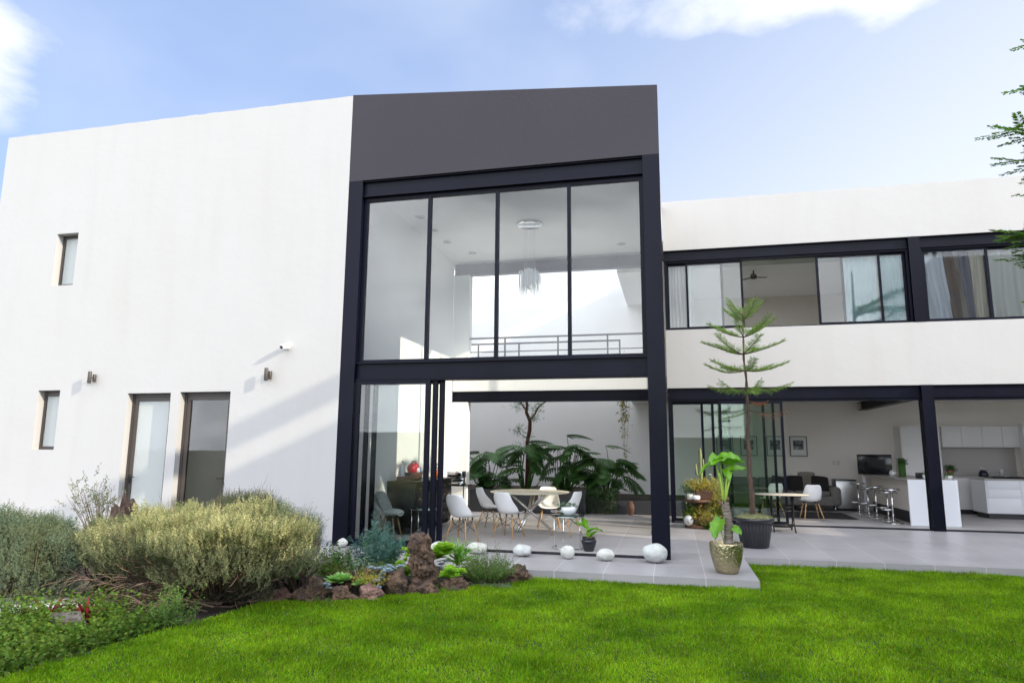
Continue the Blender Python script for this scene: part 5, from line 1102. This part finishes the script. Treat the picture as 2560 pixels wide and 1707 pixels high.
# big lavender-like bushes
def canopy_pts(n, c, r, zmin=-.2, lump=.12, seed=0, shell=.72, front=False):
    u = rng.normal(size=(n*3,3)); u = unit(u); u[:,2] = np.abs(u[:,2])*np.where(rng.random(n*3) < .8, 1, -1); u = u[u[:,2] > zmin][:n]
    k = np.array([1+lump*noise.noise(Vector(x)*2.6+Vector((seed,0,0)))*2+.5*lump*noise.noise(Vector(x)*7+Vector((seed,3,0))) for x in u])
    s = shell + (1-shell)*rng.random(len(u))**.5
    flat = np.where(u[:,2] > 0, np.abs(u[:,2])**.72, -np.abs(u[:,2]))
    v = np.c_[u[:,0], u[:,1], flat]
    return np.array(c)+v*np.array(r)*(k*s)[:,None], u
def bush(name, label, base, c, r, nsp, m, sl, ll, lw, nl, nbr=70, seed=1, zmin=-.15, twigs=1500, upw=.9, lump=.12, twz=.12, m2=None):
    t = thing(name, label, 'bush', base); c = np.array(c)-np.array(base)
    P, U = canopy_pts(nsp, c, r, zmin, lump, seed)
    D = U*np.array([.6,.6,.5]) + rng.normal(0,.28,(len(P),3)) + [0,0,upw]
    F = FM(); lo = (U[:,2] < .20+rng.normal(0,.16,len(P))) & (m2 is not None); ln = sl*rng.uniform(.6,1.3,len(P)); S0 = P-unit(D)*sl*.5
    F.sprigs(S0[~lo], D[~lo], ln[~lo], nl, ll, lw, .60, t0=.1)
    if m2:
        F.sprigs(S0[lo], D[lo]*[1,1,.4], ln[lo], nl, ll, lw, .60, t0=.1, mi=1)  # low sprigs get the duller colour, like foliage out of the sun
        k = rng.integers(0, len(P), len(P)//3); F.sprigs(S0[k]*.93, D[k], ln[k], nl, ll, lw, .6, mi=1)   # inner sprigs, coloured darker as if shaded
    F.build('foliage', [m, m2] if m2 else m, t)
    # woody skeleton
    b = MB(); G = FM()
    P2, U2 = canopy_pts(nbr, c, np.array(r)*.86, zmin-.1, lump, seed, .8)
    for p in P2:
        s = Vector((random.gauss(0,.12)+p[0]*.18, random.gauss(0,.08)+p[1]*.1, 0)); e = Vector(p); m1 = s.lerp(e,.45); m1.z -= .10*abs(e.x)+.02; m2 = s.lerp(e,.75); m2.z -= .05
        w = random.uniform(.008,.018); b.tube([s, m1+Vector((random.gauss(0,.03),random.gauss(0,.03),0)), m2, e], [w,w*.75,w*.5,w*.25], 5)
    b.build('branches', 'wood_branch', t)
    n = twigs; q = rng.integers(0, len(P2), n); f = rng.uniform(.35,1.0,n)[:,None]; B = P2[q]*f + rng.normal(0,.07,(n,3)); B[:,2] -= .04
    DD = P2[q]*.8+rng.normal(0,.35,(n,3))+[0,0,-twz]; G.blades(B, DD, rng.uniform(.12,.34,n), .006, bend=-.3)
    G.build('twigs', 'dry_twig', t); return t
bush('lavender_bush', 'wide woody lavender bush with a sunlit yellow green top and bare brown underside', (-5.2,7.0,-.15), (-5.28,7.0,.40), (1.27,.68,.43), 8600, 'lavender_leaf', .19, .026, .0085, 28, 130, 1, -.42, 2600, 1.7, .24, m2='greygreen_leaf')
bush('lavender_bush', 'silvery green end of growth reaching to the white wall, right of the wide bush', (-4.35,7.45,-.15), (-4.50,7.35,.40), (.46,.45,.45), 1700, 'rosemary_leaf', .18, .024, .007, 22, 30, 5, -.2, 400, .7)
bush('lavender_bush', 'dull green bush filling the left edge of the picture', (-7.45,6.6,-.25), (-7.62,6.5,.10), (.85,.75,.66), 7800, 'rosemary_leaf', .17, .028, .0085, 24, 60, 9, -.75, 900, .5, .16)
bush('lavender_bush', 'small rounded green bush between the left one and the wide one', (-6.9,7.3,-.2), (-6.75,7.2,.34), (.40,.40,.36), 2000, 'greygreen_leaf', .15, .024, .007, 22, 26, 13, -.4, 300)
bush('lavender_bush', 'purplish grey bush behind the wide one, below the clear glass door', (-5.9,8.7,-.15), (-5.95,8.7,.55), (.62,.45,.38), 1900, 'greygreen_leaf', .15, .022, .007, 20, 30, 17, -.2, 700)
# long bare branches sweeping out to the left under the wide bush
t = thing('fallen_branches', 'bare brown branches sweeping left under the wide bush', 'branches', (-5.3,6.6,-.1)); b = MB()
for k in range(11):
    a = random.uniform(-.6,.6); L = random.uniform(.4,1.1); z = random.uniform(.02,.42); j = lambda: random.gauss(0,.05)
    b.tube([(.25+random.gauss(0,.25),random.gauss(0,.15),z*.2),(-.2*L+j(),-.05+a*.3+j(),z*.3+j()*.5),(-.5*L+j(),-.16+a*.4+j(),z*.6+j()*.6),(-.8*L+j(),-.25+a*.5+j(),z*.75+j()*.6),(-L,-.3+a*.7,z+j())], [.010,.008,.006,.004,.002], 5)
b.build('branch', 'wood_branch', t); G = FM(); n = 380; G.blades(np.c_[rng.uniform(-1.2,.2,n), rng.normal(-.15,.2,n), rng.uniform(-.05,.35,n)], rng.normal(0,.5,(n,3))+[-1,0,-.1], rng.uniform(.12,.35,n), .005, bend=.3); G.build('twigs', 'dry_twig', t)
F = FM(); n = 2600; P = np.c_[rng.uniform(-1.5,.75,n), rng.normal(.15,.28,n), rng.uniform(0,.22,n)]; F.sprigs(P, rng.normal(0,.8,(n,3))+[0,0,.5], .12, 8, .024, .008, .75, mi=0)  # dark sprigs put in to read as shade under the bush
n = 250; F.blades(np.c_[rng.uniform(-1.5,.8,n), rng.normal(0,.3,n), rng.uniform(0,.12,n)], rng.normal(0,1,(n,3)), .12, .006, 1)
plant('under_shade', 'dark filler sprigs standing in for shade at the foot of the wide bush', 'under_shade', (-5.35,7.1,-.14), [('foliage', F, ['under_shade_leaf','dry_twig'])])
# twiggy shrub + stump by the door
t = thing('twiggy_shrub', 'thin twiggy shrub against the wall left of the frosted door', 'shrub', (-8.75,9.0,.0)); F = FM(); b = MB()
for k in range(26):
    a = random.uniform(0,2*PI); e = Vector((random.gauss(-.1,.28), random.gauss(0,.15), random.uniform(.65,1.08))); b.tube([(0,0,0), e*.5+Vector((0.05,0,0)), e], [.009,.006,.002], 5)
    F.sprigs(np.array([tuple(e*f) for f in (.65,.8,.95)])+rng.normal(0,.05,(3,3)), rng.normal(0,.5,(3,3))+[0,0,.8], .24, 22, .034, .016, .75)
F.build('foliage', 'greygreen_leaf', t); b.build('stem', 'dry_twig', t)
b = MB(); b.blob((0,0,.34), (.19,.15,.44), 4, .35, 2, 3, ridge=.4, smooth=False); tag(b.build('tree_stump', 'bark', loc=(-8.25,9.0,0)), 'ragged brown stump beside the frosted door', 'stump')
F = FM(); n = 60; F.sprigs(np.c_[rng.normal(0,.10,n), rng.normal(0,.06,n), np.zeros(n)], rng.normal(0,.28,(n,3))+[.1,0,1], rng.uniform(.6,.85,n), 40, .03, .008, .6); plant('herb_plant', 'fresh green rosemary sprigs in front of the frosted door', 'plant', (-7.35,8.9,0), [('foliage', F, 'mint_leaf')])

# mint patch, bromeliad, sprigs at the lower left
def patch(label, pts, n, m, L=.17, ll=.05, lw=.034, seed=0, base=-.16):
    F = FM(); idx = rng.integers(0, len(pts), n); P = np.array([(p[0], p[1], base) for p in pts])[idx] + np.c_[rng.normal(0,1,n)*np.array([p[2] for p in pts])[idx], rng.normal(0,1,n)*np.array([p[3] for p in pts])[idx], np.zeros(n)]
    lim = np.array([lawn_left(yy) for yy in P[:,1]]); P = P[P[:,0] < lim+.02]; n = len(P)
    F.sprigs(P, rng.normal(0,.35,(n,3))+[0,0,1], L*rng.uniform(.5,1.35,n), 8, ll, lw, .88, t0=.15, mi=0, mstem=1)
    t = thing('mint_patch', label, 'ground cover', (0,0,0)); F.build('foliage', [m,'mint_leaf'], t)
patch('low leafy mint patch in the lower left corner by the lawn', [(-5.6,5.0,.35,.28),(-5.25,4.6,.25,.25),(-5.9,5.3,.3,.2)], 850, 'mint_leaf')
patch('straggling mint along the lawn edge below the wide bush', [(-5.05,5.45,.14,.16),(-4.98,5.9,.12,.14),(-5.25,5.6,.15,.15)], 300, 'mint_leaf')
patch('taller mint sprigs behind the dark boulder', [(-6.2,5.7,.3,.15),(-5.75,6.0,.2,.1)], 300, 'mint_leaf', .26)
F = FM(); n = 60; F.sprigs(np.c_[rng.normal(0,.10,n), rng.normal(0,.07,n), np.zeros(n)], rng.normal(0,.35,(n,3))+[.1,0,1], rng.uniform(.30,.48,n), 26, .036, .010, .65, mstem=0); plant('young_lavender', 'fresh blue green lavender shoots at the lawn edge under the wide bush', 'plant', (-4.82,5.95,-.15), [('foliage', F, 'shrub_leaf')])
F = FM()
for cx in (-.22,0,.25): 
    n = 16; a = rng.uniform(0,2*PI,n); e = rng.uniform(.2,1.2,n); F.blades(np.zeros((n,3))+[cx,0,0], np.c_[np.cos(a)*np.cos(e), np.sin(a)*np.cos(e)*.6, np.sin(e)], rng.uniform(.18,.34,n), .035, bend=.3)
plant('bromeliad', 'dark red bromeliad with strappy leaves at the lower left', 'plant', (-5.95,5.85,-.13), [('leaves', F, 'red_leaf')])

# ------------------------------------------------------------------ feathery tree at the right edge
t = thing('feathery_tree', 'feathery leaved tree reaching in from the right edge', 'tree', (5.88,8.6,-.15)); b = MB(); F = FM()
b.tube([(0,0,0),(.05,0,1.5),(-.05,0,3.2),(.0,.05,5.0),(.05,0,7.6)], [.14,.12,.09,.06,.02], 12)
def limb(z, tipx, tipy, tipz, n=10, dn=1.0):
    s = Vector((0,0,z)); e = Vector((tipx,tipy,tipz)); pts = [s.lerp(e,q)+Vector((0,0,.18*math.sin(q*PI)*(e-s).length*.3)) for q in np.linspace(0,1,10)]
    b.tube(pts, [.03-.0028*i for i in range(10)], 6)
    m = int(n*dn*4.2); d = (e-s).normalized(); side = Vector((-d.y,d.x,0)).normalized()
    for i in range(m):
        q = .25+.75*i/m; k = min(8,int(q*9)); p = pts[k].lerp(pts[k+1], q*9-k); sg = -1 if i % 2 else 1
        D = (d*.8+side*sg*.7+Vector((random.uniform(-.2,.2),random.uniform(-.2,.2),random.uniform(-.5,.15)))).normalized(); L = random.uniform(.26,.42)
        B = np.array([tuple(p + D*L*x) for x in np.linspace(.15,1,12)]); up = np.cross(np.array(D), [0,0,1.]); 
        for sgn in (-1, 1): F.cards(B, np.array(D)*.55+up*sgn*.85+rng.normal(0,.1,(12,3)), np.linspace(.085,.05,12), .034, Nn=np.array([[0,0,1.]]*12)+rng.normal(0,.25,(12,3)), fat=.5)
limb(4.2,-2.05,-.55,5.30,14); limb(3.9,-2.0,-.5,4.95,12,.8); limb(3.3,-2.1,-.6,4.08,15,1.5); limb(3.1,-1.95,-.5,3.85,14,1.6); limb(3.6,-1.8,-.5,4.55,10,.9)
limb(4.7,-1.75,-.6,5.75,12); limb(5.3,-1.62,-.6,6.3,10); limb(2.6,-1.95,-.6,3.22,5,.5); limb(3.2,-1.55,-.8,3.95,12,1.2); limb(5.0,-1.4,-.6,5.9,12)
for k in range(14): a = random.uniform(-1.2,1.4); z = random.uniform(3.2,6.5); limb(z, 1.9*math.cos(a), 1.9*math.sin(a), z+random.uniform(0,.9), 8)
b.build('trunk', 'bark', t); F.build('crown', 'tree_leaf', t)

# ------------------------------------------------------------------ surroundings outside the frame: blockers shaped to cast the shadows, and neighbours seen in the glass
t = thing('offscreen_house', 'added white blocks right of the garden, sized to cast the shade bands', 'house', (0,0,0))
b = MB(); b.box(9.3,15,3.1,6.0,-.19,8.45); b.box(9.3,10.6,6.0,9.5,-.19,6.6); b.box(9.3,15,-8,3.1,-.19,6.15); b.build('wall', 'plaster', t)  # unseen stand-in blocks, stepped to place the shade bands and sun gaps
b = MB(); b.box(9.30,9.5,3.1,6.0,8.90,9.27)  # added bar over the roof gap, throws the upper shade band
for yy in (3.12,5.88): b.box(9.3,9.4,yy,yy+.1,8.45,8.90)
b.build('shade_beam', 'fascia', t)
b = MB(); b.box(9.27,9.3,4.0,5.4,3.6,5.0); b.build('window', 'screen_black', t)
tag(MB().box(9.3,9.5,9.5,12.4,-.19,3.6).box(9.3,9.5,12.4,15.84,-.19,2.6).build('offscreen_wall', 'plaster'), 'unseen white boundary wall right of the terrace, stepped to shape the sun strips', 'wall')  # heights shaped to let sun strips onto terrace and dining floor
tag(MB().box(-14,9.3,-6.4,-6.2,-.19,2.3).build('offscreen_wall', 'plaster'), 'white boundary wall behind the viewer', 'wall')
tag(MB().box(13.6,13.8,14.0,24.0,-.19,5.2).build('offscreen_wall', 'plaster'), 'added high white wall blocking the sun at the kitchen end of the house', 'wall')  # put in to keep direct sun out of the kitchen end opening
t = thing('offscreen_house', 'white house with a dark pitched roof beyond the rear garden wall', 'house', (0,0,0))
b = MB(); b.box(5.5,14.5,-23,-17,-.19,5.6); b.build('wall', 'plaster', t)
b = MB(); b.add([(5.1,-23.4,5.6),(14.9,-23.4,5.6),(14.9,-16.6,5.6),(5.1,-16.6,5.6),(7.5,-20,8.0),(12.5,-20,8.0)], [(3,2,1,0),(0,1,5,4),(2,3,4,5),(1,2,5),(3,0,4)]); b.build('roof', 'fascia', t)
